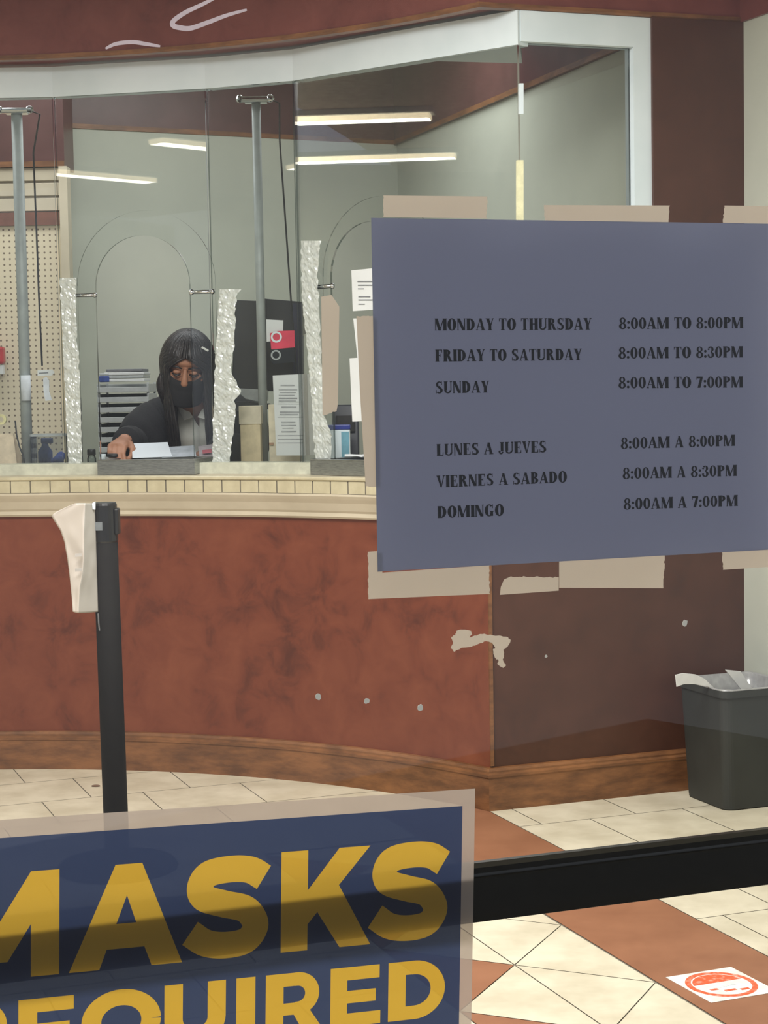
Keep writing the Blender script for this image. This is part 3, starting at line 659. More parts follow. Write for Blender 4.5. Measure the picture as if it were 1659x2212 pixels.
pane_sheet('white_note', [(759, 584), (822, 578), (822, 668), (762, 672)], 4, .012, PAPER, 'upper white note with two short paragraphs at the left edge of the hours sign', 'note',
           [(772, 806, 607, 2.4), (773, 805, 615, 2.4), (773, 786, 623, 2), (774, 800, 640, 2.4), (774, 805, 647, 2.4), (774, 788, 656, 2.2)])
pane_sheet('white_note', [(763, 688), (775, 688), (784, 800), (775, 800)], 4, .012, PAPER, 'narrow sliver of white paper above the lower note, beside the long tape', 'note')
pane_sheet('white_note', [(755, 774), (800, 771), (800, 909), (761, 911)], 4, .016, PAPER, 'blank white note low beside the hours sign, above the right hand tray', 'note')
# wipes box, dark terminal on the counter behind the right opening
a = Vector((*atY(732, 985, 6.72).xy, ZC)); t = thing('wipes_box', 'white box of wipes with blue lid and teal side label by the right hand tray', 'box', a)
zt_ = atY(732, 928, 6.72).z
MB().box(a+Z*((zt_-ZC)/2), (.085, .07, zt_-ZC)).build('box_body', WHITE, t, bevel=.003)
MB().box(a+Z*(zt_-ZC+.009), (.088, .073, .016)).build('lid', mat('royal blue plastic', (34, 50, 140), .4), t, bevel=.003)
MB().box(a+Vector((.025, -.036, (zt_-ZC)*.5)), (.028, .002, (zt_-ZC)*.9)).build('side_label', mat('teal label', (116, 172, 190), .5), t)
a = Vector((*atY(762, 985, 6.86).xy, ZC)); t = thing('card_terminal', 'dark payment terminal standing behind the wipes box', 'terminal', a)
MB().box(a+Vector((-.01, 0, .012)), (.13, .12, .024)).build('terminal_base', BLACK, t, bevel=.003)
MB().box(a+Vector((-.025, .01, .13)), (.10, .03, .22), (Vector((1, 0, 0)), Vector((0, .98, -.17)), Vector((0, .17, .98)))).build('terminal_body', mat('charcoal plastic', (44, 46, 54), .4, rgb2=(38, 40, 46)), t, bevel=.006)
MB().box(a+Vector((-.025, -.012, .17)), (.07, .003, .06), (Vector((1, 0, 0)), Vector((0, .98, -.17)), Vector((0, .17, .98)))).build('screen', MATS['glossy black'], t)
a = Vector((*atY(775, 985, 6.56).xy, 1.132)); tag(MB().grid([[a+Vector((-.05+.02*i, -.03+.02*j, .006+.012*noise.noise(Vector((i*.9, j*.8, 2))))) for i in range(6)] for j in range(5)]).build('paper_slip', PAPER, solid=.001), 'crumpled paper slip lying in the right hand tray', 'paper slip')
# ------------------------------------------------------------------ chair behind the counter
p = Vector((atY(514, 900, 7.95).x, 7.95, 0)); t = thing('office_chair', 'black high backed office chair just right of the clerk', 'chair', p)
mb = MB(); mb.prism([p+Vector((x, 0, z)) for x, z in ((-.20, .80), (-.22, 1.10), (-.12, 1.30), (0, 1.345), (.10, 1.32), (.06, 1.18), (.09, .98), (.10, .80))], (0, .07, 0)); mb.build('backrest', BLACK, t, bevel=.02)
MB().box(p+Vector((-.05, -.12, .74)), (.44, .42, .08)).build('seat', BLACK, t, bevel=.02)
MB().tube([p+Vector((-.05, -.12, .10)), p+Vector((-.05, -.12, .70))], .028, 12).build('gas_column', STEEL, t, smooth=True)
for k in range(5):
    a = 2*math.pi*k/5; q = p+Vector((-.05, -.12, .09)); e = q+Vector((.26*math.cos(a), .26*math.sin(a), -.03)); l = MB().tube([q, e], [.02, .012], 8).build('leg', BLACK, t)
    MB().ball(e-Z*.028, (.03, .03, .03), 10, 8).build('caster', BLACK, l, smooth=True)
MB().tube([p+Vector((-.20, -.05, .98)), p+Vector((-.155, -.08, 1.06)), p+Vector((-.08, -.09, 1.10)), p+Vector((-.02, -.07, 1.12))], .006, 8).build('armrest_piping', STEELG, t, smooth=True)
# ------------------------------------------------------------------ the clerk
SKIN = mat('tan skin', (160, 114, 88), .55, rgb2=(148, 102, 77), nscale=12)
HC = atY(404, 792, 7.10)
def catmull(P, n=8):
    P = [Vector(p) for p in P]; Q = [P[0]*2-P[1]] + P + [P[-1]*2-P[-2]]; o = []
    for i in range(1, len(Q)-2):
        for k in range(n):
            t_ = k/n; a, b, c, d = Q[i-1:i+3]
            o.append(.5*((2*b)+(c-a)*t_+(2*a-5*b+4*c-d)*t_*t_+(3*b-a-3*c+d)*t_**3))
    return o+[P[-1]]
per = thing('person', 'seated clerk with long dark hair, black face mask, black cardigan and white shirt, reading papers', 'person', Vector((HC.x, 7.40, 0)))
tilt = Matrix.Rotation(math.radians(22), 3, 'X') @ Matrix.Rotation(math.radians(6), 3, 'Y')   # head bowed towards the papers
def hd_(x, y, z): return HC + tilt @ Vector((x, y, z))
bd = MB()
# skull, jaw, face
bd.ball(hd_(0, .020, .035), (.080, .100, .098), 24, 16, tilt); bd.ball(hd_(0, -.022, -.045), (.060, .066, .082), 20, 14, tilt); bd.ball(hd_(0, -.055, -.095), (.030, .030, .026), 12, 8, tilt)
bd.ball(hd_(0, -.062, .045), (.052, .026, .022), 14, 8, tilt)
bd.tube([hd_(0, -.082, .022), hd_(0, -.100, -.010), hd_(0, -.104, -.030)], [.008, .012, .015], 10); bd.ball(hd_(0, -.104, -.030), (.016, .013, .012), 12, 8, tilt)
for s in (-1, 1):
    bd.ball(hd_(s*.045, -.062, -.022), (.024, .020, .022), 12, 8, tilt); bd.ball(hd_(s*.084, .012, -.008), (.010, .020, .030), 12, 8, tilt)
    bd.ball(hd_(s*.032, -.079, .008), (.016, .010, .010), 12, 8, tilt)
bd.ball(hd_(0, -.086, -.072), (.024, .014, .012), 12, 8, tilt)
NK = Vector((HC.x+.02, 7.25, HC.z-.145))
bd.tube(catmull([hd_(0, .03, -.05), (HC.x+.01, 7.19, HC.z-.11), NK, (NK.x+.005, 7.30, NK.z-.06)]), [.060+.0004*i for i in range(25)], 16)
CH = Vector((NK.x+.01, 7.34, NK.z-.16)); PE = Vector((CH.x+.01, 7.50, .92))
def ell(c, a, b, n=28, sk=0): return [Vector(c)+Vector((a*math.cos(2*math.pi*i/n), b*math.sin(2*math.pi*i/n), 0)) for i in range(n)]
def loft(mb, rings):
    n = len(rings[0]); mb.add([p for r in rings for p in r], [(i*n+j, i*n+(j+1) % n, (i+1)*n+(j+1) % n, (i+1)*n+j) for i in range(len(rings)-1) for j in range(n)] + [tuple(range(n-1, -1, -1)), tuple((len(rings)-1)*n+j for j in range(n))])
loft(bd, [ell(PE, .15, .11), ell((PE.x, 7.46, 1.02), .145, .10), ell((CH.x, 7.40, 1.12), .125, .095), ell((CH.x, 7.35, 1.20), .150, .105), ell((CH.x, 7.32, NK.z-.06), .150, .085), ell((NK.x, 7.29, NK.z-.02), .085, .065), ell((NK.x, 7.27, NK.z+.0), .05, .05)])
SR, SL = Vector((NK.x-.135, 7.31, NK.z-.055)), Vector((NK.x+.145, 7.33, NK.z-.055))
WR = atY(268, 950, 7.03); ER = Vector((WR.x+.012, 7.24, ZC+.085)); WL = Vector((atY(462, 985, 7.02).x, 7.03, ZC+.078)); EL = Vector((WL.x+.10, 7.22, ZC+.055))
bd.tube(catmull([SR, SR.lerp(ER, .5)+Vector((-.01, .01, 0)), ER]), [.052-.0008*i for i in range(17)], 14)
bd.tube(catmull([ER, ER.lerp(WR, .5), WR]), [.040-.0010*i for i in range(17)], 14)
bd.tube(catmull([SL, SL.lerp(EL, .5)+Vector((.01, .01, 0)), EL]), [.052-.0008*i for i in range(17)], 14)
bd.tube(catmull([EL, EL.lerp(WL, .5), WL]), [.040-.0010*i for i in range(17)], 14)
def hand(W_, fwd, down, out, s=1.1):
    """W_: wrist; fwd: direction of the metacarpals; down: palm side; out: towards the thumb"""
    f, dn, ou = (Vector(q).normalized() for q in (fwd, down, out)); P = lambda a, b, c: W_ + (f*a+ou*b+dn*c)*s
    bd.tube([P(-.02, 0, 0), P(.02, 0, .002), P(.055, 0, .004), P(.082, 0, .006)], [.026*s, .033*s, .038*s, .034*s], 14, flat=.50, side=ou)
    for k, (b, L) in enumerate(((.029, .92), (.0095, 1.0), (-.010, .94), (-.028, .76))):
        K = P(.078, b, .004)
        a1 = (f*.80+dn*.60).normalized(); a2 = (f*.10+dn*1.0).normalized(); a3 = (-f*.55+dn*.85).normalized()
        p1 = K+a1*.040*L*s; p2 = p1+a2*.026*L*s; p3 = p2+a3*.020*L*s
        bd.tube([K-f*.02*s, K, p1, p2, p3], [.0095*s, .0100*s, .0088*s, .0080*s, .0066*s], 10)
        for q, r_ in ((K, .0108), (p1, .0095), (p2, .0084), (p3, .0068)): bd.ball(q, r_*s, 10, 8)
    t0, t1, t2, t3 = P(.015, .026, .008), P(.045, .046, .020), P(.070, .044, .038), P(.086, .034, .050)
    bd.tube([t0, t1, t2, t3], [.014*s, .0125*s, .0105*s, .0082*s], 10); bd.ball(t1, .0128*s, 10, 8); bd.ball(t3, .0084*s, 10, 8)
hand(WR, (-.14, -.62, -.16), (.25, -.25, -.95), (1, -.25, -.1), 1.02)
hand(WL, (-.45, -.60, -.22), (-.1, -.15, -1), (-1, .35, -.1), 1.1)
# legs down to the floor
for s in (-1, 1):
    hp = Vector((PE.x+s*.085, 7.48, .92)); kn = Vector((PE.x+s*.10, 7.42, .48)); an = Vector((PE.x+s*.10, 7.50, .08))
    bd.tube(catmull([hp, hp.lerp(kn, .5), kn, kn.lerp(an, .45)+Vector((0, .02, 0)), an]), [.080-.0014*i for i in range(33)], 14)
    bd.tube([an+Vector((0, .04, -.04)), an+Vector((0, -.05, -.045)), an+Vector((0, -.15, -.06))], [.036, .036, .024], 12)
bd.build('body', SKIN, per, remesh=.0045)
# eyes, brows
ey = MB()
for s in (-1, 1):
    ey.tube([hd_(s*.016, -.089, .004), hd_(s*.032, -.093, -.002), hd_(s*.050, -.082, .003)], [.0028, .0050, .0025], 8)
    ey.tube([hd_(s*.012, -.090, .026), hd_(s*.032, -.092, .033), hd_(s*.055, -.076, .026)], [.003, .0045, .002], 8)
HAIR = mat('dark brown hair', (40, 34, 33), .36, rgb2=(8, 6, 6), nscale=26, stretch=(6, 6, .45), bump=.6, bscale=40)
ey.build('eyelashes', HAIR, per, smooth=True)['label'] = 'dark brows and lowered lashes'
# mask
mk = MB(); G = []
for i in range(13):
    v = i/12; zz = -.012-.118*v; r = []
    for j in range(21):
        a = (-1+2*j/20)*1.25; w = .078-.016*v*v; dep = -.106-.014*math.sin(v*math.pi)*math.cos(a)-.006*math.cos(a)*(1 if v < .3 else 0)
        r.append(hd_(w*math.sin(a)*1.06, .01+(dep)*math.cos(a)**.8 if math.cos(a) > 0 else .01, zz+.012*(1-math.cos(a))*(1-v) - .010*math.cos(a*2)*(v < .01)))
    G.append(r)
mo = MB().grid(G).build('face_mask', mat('black mask cloth', (26, 26, 28), .85, rgb2=(22, 22, 24)), per, smooth=True, solid=.003)
for s in (-1, 1): MB().tube([hd_(s*.076, -.02, -.03), hd_(s*.086, .006, -.012), hd_(s*.086, .02, -.03), hd_(s*.072, -.015, -.10)], .0016, 6).build('ear_loop', MATS['black mask cloth'], mo)
# hair: parted, long, both sides of the face and down over the chest
hr = MB(); rings = []; nz = 44; na = 200
for i in range(nz):
    f = i/(nz-1)
    if f < .30:
        q = f/.30; a = q*math.pi/2; cz = .140*math.cos(a); rx = .100*math.sin(a)+.001; ry = .118*math.sin(a)+.001; c = hd_(0, .015, .012+cz*.90)
    else:
        q = (f-.30)/.70; base = hd_(0, .018, .012); c = base + Vector((.016*q, .10*q**1.2, -.335*q)); rx = .100+.006*math.sin(q*math.pi*.6)-.006*q; ry = .118-.015*q
    drop = (HC.z+.062-c.z); g_ = 0 if drop < 0 else min(1, drop/.042)**.5 * (.69-.15*min(1, max(0, drop-.14)/.15)); row = []
    for j in range(na+1):
        th = -math.pi/2 + g_ + (2*math.pi-2*g_)*j/na      # gap centred on -Y
        wv = 1+.030*noise.noise(Vector((math.cos(th)*4, math.sin(th)*4, f*3)))+.012*math.sin(th*31+f*3)+.010*math.sin(th*53+1+f*2)+.012*noise.noise(Vector((math.cos(th)*14, math.sin(th)*14, f)))
        tk = max(0, 1-max(0, f-.30)/.28); z_tilt = Matrix.Rotation(math.radians(22*tk), 3, 'X') @ Matrix.Rotation(math.radians(6*tk), 3, 'Y')
        row.append(c + z_tilt @ Vector((rx*wv*math.cos(th), ry*wv*math.sin(th), 0)))
    rings.append(row)
hr.grid(rings); hr.build('hair', HAIR, per, smooth=True, solid=.012)
for s in (-1, 1):    # locks that fall over the shoulders
    sh_ = MB()
    for k in range(4):
        x0 = s*(.070+.006*k); sh_.tube(catmull([hd_(x0*.95, -.045+.012*k, .01), hd_(x0*1.02, -.040, -.07), Vector((HC.x+x0*1.02+.008, 7.13+.01*k, HC.z-.15)), Vector((HC.x+x0*1.0+.012, 7.19+.01*k, HC.z-.21-.01*k))]), [.003+.016*min(1, i/7)+.003*math.sin(i*.12)-.008*max(0, (i-18)/6) for i in range(25)], 10, flat=.6)
    sh_.build('hair_lock', HAIR, per, smooth=True)
hc_ = MB().box(atY(443, 754, 6.965), (.030, .004, .008), (Vector((.86, 0, -.5)), Vector((0, 1, 0)), Vector((.5, 0, .86)))).build('hair_clip', mat('white hair clip', (236, 236, 232), .3), per, bevel=.002); hc_['label'] = 'white hair clip'
# shirt and cardigan as open shells with front gap
def open_loft(secs, gap, n=40):
    """secs: (cx, cy, z, rx, ry, gap half angle); front is -Y"""
    rows = []
    for cx, cy, z, rx, ry, g_ in secs:
        rows.append([Vector((cx+rx*math.cos(-math.pi/2+g_+(2*math.pi-2*g_)*j/n), cy+ry*math.sin(-math.pi/2+g_+(2*math.pi-2*g_)*j/n), z + .004*noise.noise(Vector((j*.5, z*20, 1))))) for j in range(n+1)])
    return rows
sx_ = CH.x; zt_ = NK.z
SH = mat('white shirt cloth', (226, 226, 216), .85, rgb2=(212, 212, 204), nscale=14)
secs = [(PE.x, 7.49, .90, .165, .125, .0), (PE.x, 7.46, 1.00, .160, .118, .0), (sx_, 7.41, 1.10, .142, .118, 0), (sx_, 7.355, 1.19, .164, .126, .0), (sx_, 7.33, zt_-.09, .166, .118, .0), (NK.x, 7.295, zt_-.045, .135, .108, .10), (NK.x, 7.27, zt_-.005, .080, .082, .34), (NK.x, 7.26, zt_+.020, .072, .076, .52)]
def dens(S, k=6):
    o = []
    for a, b in zip(S, S[1:]): o += [tuple(x+(y-x)*i/k for x, y in zip(a, b)) for i in range(k)]
    return o+[S[-1]]
so = MB().grid(open_loft(dens(secs), 0)).build('shirt', SH, per, smooth=True, solid=.004)
co = MB()
for s in (-1, 1):
    a, b, c_, d = Vector((NK.x+s*.048, 7.190, zt_+.018)), Vector((NK.x+s*.008, 7.172, zt_-.050)), Vector((NK.x+s*.046, 7.176, zt_-.062)), Vector((NK.x+s*.070, 7.195, zt_-.012))
    co.prism([a, b, c_, d], (0, -.006, 0))
co.build('shirt_collar', SH, so, bevel=.002)
CG = mat('black cardigan knit', (30, 30, 32), .95, rgb2=(24, 24, 26), nscale=40, bump=.3, bscale=150)
csec = [(PE.x, 7.49, .88, .180, .140, .20), (PE.x, 7.46, 1.00, .174, .134, .30), (sx_, 7.41, 1.10, .160, .134, .42), (sx_+.0, 7.355, 1.19, .182, .140, .50), (sx_, 7.33, zt_-.09, .186, .126, .52), (NK.x, 7.31, zt_-.045, .158, .108, .62), (NK.x, 7.29, zt_-.010, .105, .088, .85), (NK.x, 7.28, zt_+.010, .080, .078, 1.05)]
cg = MB().grid(open_loft(dens(csec), 0)).build('cardigan', CG, per, smooth=True, solid=.010)
for nm, S_, E_, W_, k in (('sleeve', SR, ER, WR, -1), ('sleeve', SL, EL, WL, 1)):
    e2 = W_.lerp(E_, .14); pts = catmull([S_+Vector((-k*.05, 0, .012)), S_+Vector((k*.012, 0, -.012)), S_.lerp(E_, .5)+Vector((k*.018, 0, 0)), E_+Vector((k*.004, 0, .004)), E_.lerp(e2, .5)+Vector((0, 0, .006)), e2])
    n = len(pts); rr = [.082+.018*math.sin(min(1, i/(n*.62))*math.pi) - .030*max(0, (i/(n-1)-.55)/.45) + .004*noise.noise(Vector((i*.5, k, 0))) for i in range(n)]
    MB().tube(pts, rr, 18).build(nm, CG, cg, smooth=True)
pn = MB()
for s in (-1, 1):
    hp = Vector((PE.x+s*.085, 7.48, .93)); kn = Vector((PE.x+s*.10, 7.42, .48)); an = Vector((PE.x+s*.10, 7.50, .07))
    pn.tube(catmull([hp, hp.lerp(kn, .5), kn, kn.lerp(an, .45)+Vector((0, .02, 0)), an]), [.094-.0012*i for i in range(33)], 16)
pn.build('trousers', mat('dark trousers', (36, 36, 42), .9), per, smooth=True)
# papers in the clerk's hands, pad under the hand
def sheetY(name, pts, m_, lab, cat, th=.001, group=None):
    P = [atY(x, y, Y) for x, y, Y in pts]; mb = MB(); mb.prism(P, (0, .0, -th)); return tag(mb.build(name, m_), lab, cat, group)
PP = film('blue white paper', (222, 230, 238), .2, 0, ns=14, na=.03)
sheetY('document', [(285, 958, 7.02), (362, 955, 7.03), (372, 986, 6.90), (286, 989, 6.89)], PP, 'white paper held flat in the tray under the hand of the clerk', 'paper')
sheetY('document', [(352, 966, 7.01), (420, 962, 7.03), (424, 985, 6.90), (350, 988, 6.89)], mat('grey blue paper', (176, 184, 194), .7), 'grey blue form lying in the tray in front of the white shirt', 'paper')
sheetY('document', [(428, 964, 7.00), (468, 958, 7.02), (466, 992, 6.90), (432, 996, 6.89)], mat('pinkish paper', (170, 160, 166), .7), 'pinkish grey slip with red print beside the right hand wrap column', 'paper')
tag(MB().prism([atY(x, y, Y) for x, y, Y in ((437, 972, 6.955), (457, 970, 6.96), (457, 978, 6.93), (438, 980, 6.93))], (0, -.003, 0)).build('red_print_label', mat('faded red print', (178, 84, 96), .6)), 'faded red label stuck on the pinkish grey slip', 'label')
p = atY(246, 988, 6.93); tag(MB().lathe(Vector((p.x, p.y, 1.133)), [(.020, 0), (.026, .002), (.026, .012), (.020, .015)], 20).build('ink_pad_case', BLACK, smooth=True), 'round black pad under the hand of the clerk', 'stamp pad')
# ------------------------------------------------------------------ barrier post with paper notice
D = 5.3; pb = atY(241, 1400, D); pb.z = 0; ztop = atY(233, 1085, D).z
t = thing('barrier_post', 'black belt barrier post with a curled paper notice taped to it', 'barrier post', pb)
lean = Vector((-.010, 0, 1))
def pp(h, dx=0, dy=0): return pb + lean*h + Vector((dx, dy, 0))
MB().lathe(pb, [(.17, 0), (.175, .008), (.165, .020), (.06, .032), (.04, .045)], 40).build('base', BLACKM, t, smooth=False)
MB().tube([pp(.03), pp(ztop-.10)], .0355, 28).build('tube', BLACKM, t, smooth=True)
hm = MB(); hm.tube([pp(ztop-.115), pp(ztop-.110), pp(ztop-.008), pp(ztop-.001), pp(ztop)], [.0355, .0375, .0375, .035, .031], 28); hd0 = hm.build('head', mat('black plastic head', (34, 34, 35), .3), t, smooth=False, bevel=.0)
MB().box(pp(ztop-.055, .037, 0), (.012, .045, .075)).build('belt_cassette', BLACK, t, bevel=.004)
a = pp(ztop-.066, -.0155, -.0365); MB().box(a, (.030, .003, .024)).build('clear_label', mat('worn grey label', (110, 114, 116), .4), hd0)
# curled paper notice
pe_l = [(1085, 168, 0), (1092, 150, .0), (1105, 122, .0), (1114, 111, .0), (1128, 119, 0), (1145, 130, 0), (1170, 139, 0), (1210, 146, 0), (1250, 151, 0), (1290, 155, 0), (1318, 157, 0)]
def itp2(L, y):
    for a, b in zip(L, L[1:]):
        if y <= b[0]: return a[1]+(b[1]-a[1])*(y-a[0])/(b[0]-a[0])
    return L[-1][1]
G = []
for i in range(61):
    f = i/60; y = 1087+(1321-1087)*f; xl = itp2(pe_l, y); xr_ = 205+(212-205)*f; r = []
    fold = itp2([(1087, 184), (1160, 181), (1210, 181), (1240, 178), (1270, 172), (1321, 170)], y)
    for j in range(25):
        u_ = j/24; x = xl+(fold-xl)*(j/12) if j <= 12 else fold+(xr_-fold)*((j-12)/12)
        dep = D-.036 - .030*min(1, (xr_-x)/(xr_-fold+.01)) + .07*max(0, (fold-x)/60)*(1-f*.4) + .004*noise.noise(Vector((u_*4, f*5, 3)))
        r.append(atY(x, y + (3*math.sin(u_*3)*(i > 58)), dep))
    G.append(r)
pn_ = MB().grid([r[:13] for r in G]).build('paper_notice', film('thin cream paper', (222, 212, 202), .3, 0, ns=10, na=.04), smooth=True, solid=.0006)
MB().grid([r[12:] for r in G]).build('folded_side', film('shaded thin paper', (176, 171, 162), .3, 0, ns=10, na=.08), pn_, smooth=True, solid=.0006)['label'] = 'folded side, greyed by painted shade'  # side turned from the light, its shade painted in as a greyer tone
tag(pn_, 'curled white paper notice hanging from the left side of the barrier post', 'paper notice')
for y in (1199, 1231):
    MB().prism([atY(x, yy, D-.075) for x, yy in ((162, y-3), (177, y-4), (177, y+3), (162, y+4))], (0, .001, 0)).build('print_line', mat('pale ink', (176, 170, 164), .8), pn_)
for i_, (x, y0, y1) in enumerate(((208, 1085, 1097),)): tag(MB().prism([atY(a, b, D-.045) for a, b in ((199, 1087), (206, 1083), (206, 1101), (200, 1100))], (0, .003, 0)).build('tape_piece', WHITE), 'small white tape piece at the top left of the barrier post head', 'tape')
tag(MB().tube([atY(212, 1325, D-.04), atY(213, 1345, D-.04), atY(215, 1362, D-.038)], .0022, 6).build('tape_strand', mat('clear strand', (110, 110, 112), .3)), 'thin clear tape strand hanging on the post below the paper', 'tape')
# ------------------------------------------------------------------ waste bin
c0 = atZ(1583, 1752, 0); uc = (c0-O).dot(U); vc = (c0-O).dot(V); c1 = atZ(1495, 1716, 0); vb = (c1-O).dot(V); dv = min(.26, vb-vc+.02); du = .30
uc = min(uc, U_END-.02-.26)
def rrect(cu, cv, w, d, r, z, n=6):
    o = []
    for k, (sx, sy) in enumerate(((1, 1), (-1, 1), (-1, -1), (1, -1))):
        for i in range(n+1):
            a = math.pi/2*k + math.pi/2*i/n; o.append(uvp(cu+sx*(w/2-r)+r*math.cos(a), cv+sy*(d/2-r)+r*math.sin(a), z))
    return o
bh = atY(1560, 1492, c0.y).z; bw0 = .245; cu, cv = uc+bw0/2, (vc+vb)/2+.0
t = thing('waste_bin', 'dark grey waste bin with clear liner in the corner by the pale wall', 'bin', uvp(cu, cv))
mb = MB(); zs = [0, .004, bh*.25, bh*.5, bh*.75, bh-.022, bh-.022, bh]; ws = [(-.012), 0, .008, .016, .024, .032, .044, .044]
R_ = [rrect(cu, cv, bw0+w, dv+w, .035, z) for z, w in zip(zs, ws)] + [rrect(cu, cv, bw0+.034, dv+.034, .032, bh), rrect(cu, cv, bw0+.0, dv+.0, .032, .012)]
n = len(R_[0]); mb.add([p for r in R_ for p in r], [(i*n+j, i*n+(j+1) % n, (i+1)*n+(j+1) % n, (i+1)*n+j) for i in range(len(R_)-1) for j in range(n)] + [tuple(range(n-1, -1, -1)), tuple((len(R_)-1)*n+j for j in range(n))])
mb.build('bin_shell', mat('charcoal bin plastic', (46, 48, 45), .6, rgb2=(41, 43, 40), nscale=8, bump=.1), t, smooth=False)
LIN = film('clear bin liner', (206, 206, 206), .3, .35, ns=40, na=.2, rough=.25, gloss=.12); lm = MB()
lm_r = []
for k, (z, w) in enumerate(((bh+.002, .046), (bh+.004, .046), (bh+.006, .044), (bh+.006, .030), (bh-.05, .010), (bh-.14, -.01))):
    rr = rrect(cu, cv, bw0+w, dv+w, .034, z); lm_r.append([p + Z*(.014*noise.noise(p*22+Vector((0, 0, k)))*(k == 5) + .003*noise.noise(p*40)) for p in rr])
n = len(lm_r[0]); lm.add([p for r in lm_r for p in r], [(i*n+j, i*n+(j+1) % n, (i+1)*n+(j+1) % n, (i+1)*n+j) for i in range(len(lm_r)-1) for j in range(n) ])
lm.build('bin_liner', LIN, t, smooth=True)
WL_ = film('white liner fold', (226, 226, 224), .2, .0, ns=40, na=.06)
for pts, nm in ((((1459, 1458), (1476, 1454), (1503, 1457), (1522, 1466), (1543, 1486), (1500, 1478), (1478, 1478), (1462, 1484)), 'liner_fold'), (((1567, 1447), (1600, 1450), (1627, 1490), (1603, 1492)), 'liner_fold')):
    P = [atP(x, y, uvp(cu, cv-dv/2+.06, 0), V) for x, y in pts]; MB().prism(P, V*.004).build(nm, WL_, t, bevel=.001)['label'] = 'white folded liner edge'
# ------------------------------------------------------------------ floor decal
c0 = uvp(-.228, -1.812); t = thing('floor_decal', 'square white floor sticker with a worn orange red ring on the rust tile band', 'floor sticker', c0)
ea = (U*.998+V*.03).normalized(); eb = (V*.998-U*.03).normalized(); W_, H_ = .178, .196
def dq(a, b, z=.0008): return c0+ea*a+eb*b+Z*z
MB().prism([dq(-W_/2, -H_/2, .0003), dq(W_/2, -H_/2, .0003), dq(W_/2, H_/2, .0003), dq(-W_/2, H_/2, .0003)], (0, 0, .0006)).build('sticker_sheet', mat('white vinyl', (246, 244, 236), .35), t)
RED = mat('worn orange red print', (226, 96, 58), .4, rgb2=(238, 176, 156), nscale=55)
RED.node_tree.nodes['Color Ramp'].color_ramp.elements[0].position = .30; RED.node_tree.nodes['Color Ramp'].color_ramp.elements[1].position = .50
mb = MB(); n = 48; f = lambda r, a: dq(r*.92*math.cos(a), r*math.sin(a), .0012)
A_ = [2*math.pi*i/n for i in range(n)]
mb.add([f(.088, a) for a in A_]+[f(.074, a) for a in A_], [(i, (i+1) % n, n+(i+1) % n, n+i) for i in range(n)]); mb.build('ring_print', RED, t, solid=.0003)
mb = MB(); ch = [f(.070, math.pi*i/24*.86+.22) for i in range(25)]; mb.add(ch, [tuple(range(25))]); mb.build('upper_segment', RED, t, solid=.0003)
mb = MB()
for a, b, w in ((-.045, -.030, .020), (-.018, -.048, .03), (.02, -.055, .022)): mb.prism([dq(a, b, .0011), dq(a+w, b, .0011), dq(a+w, b+.010, .0011), dq(a, b+.010, .0011)], (0, 0, .0003))
mb.build('worn_print', RED, t)
MB().prism([dq(-.03, -.022, .0011), dq(.034, -.014, .0011), dq(.034, -.004, .0011), dq(-.03, -.012, .0011)], (0, 0, .0002)).build('grey_print', mat('soft grey print', (200, 206, 206), .5, rgb2=(226, 230, 228), nscale=60), t)
tag(MB().ball(atZ(207, 1698, .002)+Z*.001, (.016, .008, .004), 12, 6).build('leaf_scrap', mat('brown scrap', (120, 92, 74), .9)), 'tiny brown scrap on the tiles left of the barrier post', 'scrap')
# ------------------------------------------------------------------ entrance glass, push bar, signs and tape
GN = -V   # towards the camera
pane = MB().prism([gp(-2.2, .05, .004), gp(1.8, .05, .004), gp(1.8, 2.4, .004), gp(-2.2, 2.4, .004)], V*(-.008)).build('window_1', GLASS); struct(pane)
fr = MB()
for a, b, c_, d in ((-2.3, -2.2, 0, 2.5), (1.8, 1.9, 0, 2.5)): fr.prism([gp(a, c_, .03), gp(b, c_, .03), gp(b, d, .03), gp(a, d, .03)], V*-.06)
for a, b, c_, d in ((-2.2, 1.8, 0, .05), (-2.2, 1.8, 2.4, 2.5)): fr.prism([gp(a, c_, .03), gp(b, c_, .03), gp(b, d, .03), gp(a, d, .03)], V*-.06)
struct(fr.build('trim_10', BLACKM))
t = thing('push_bar', 'glossy black push bar crossing the entrance glass behind the masks poster', 'push bar', gp(-.2, 1.073, .02))
pr = [(.012, 1.0547), (.022, 1.0547), (.027, 1.060), (.028, 1.0845), (.0265, 1.0895), (.023, 1.0915), (.018, 1.0915), (.0135, 1.0895), (.0115, 1.0865), (.0110, 1.0845), (.0118, 1.0830), (.0118, 1.060)]
mb = MB(); k = len(pr); rows = [[gp(u, z, o_) for o_, z in pr] for u in (-.75, .62)]
mb.add([p for r in rows for p in r], [(j, (j+1) % k, k+(j+1) % k, k+j) for j in range(k)] + [tuple(range(k-1, -1, -1)), tuple(range(k, 2*k))]); mb.build('bar', mat('gloss black bar', (14, 15, 15), .2, rgb2=(12, 13, 13)), t, bevel=.0006)
for u in (-.74, .60): MB().box(gp(u, 1.073, .0215), (.07, .034, .06), (U, V, Z)).build('end_bracket', BLACKM, t, bevel=.004)
OFF = .006
def gx(x, y, off=OFF): return atP(x, y, gp(0, 1, off), V)
TAPE = film('beige masking tape', (238, 228, 214), .52, .10, ns=26, na=.05)
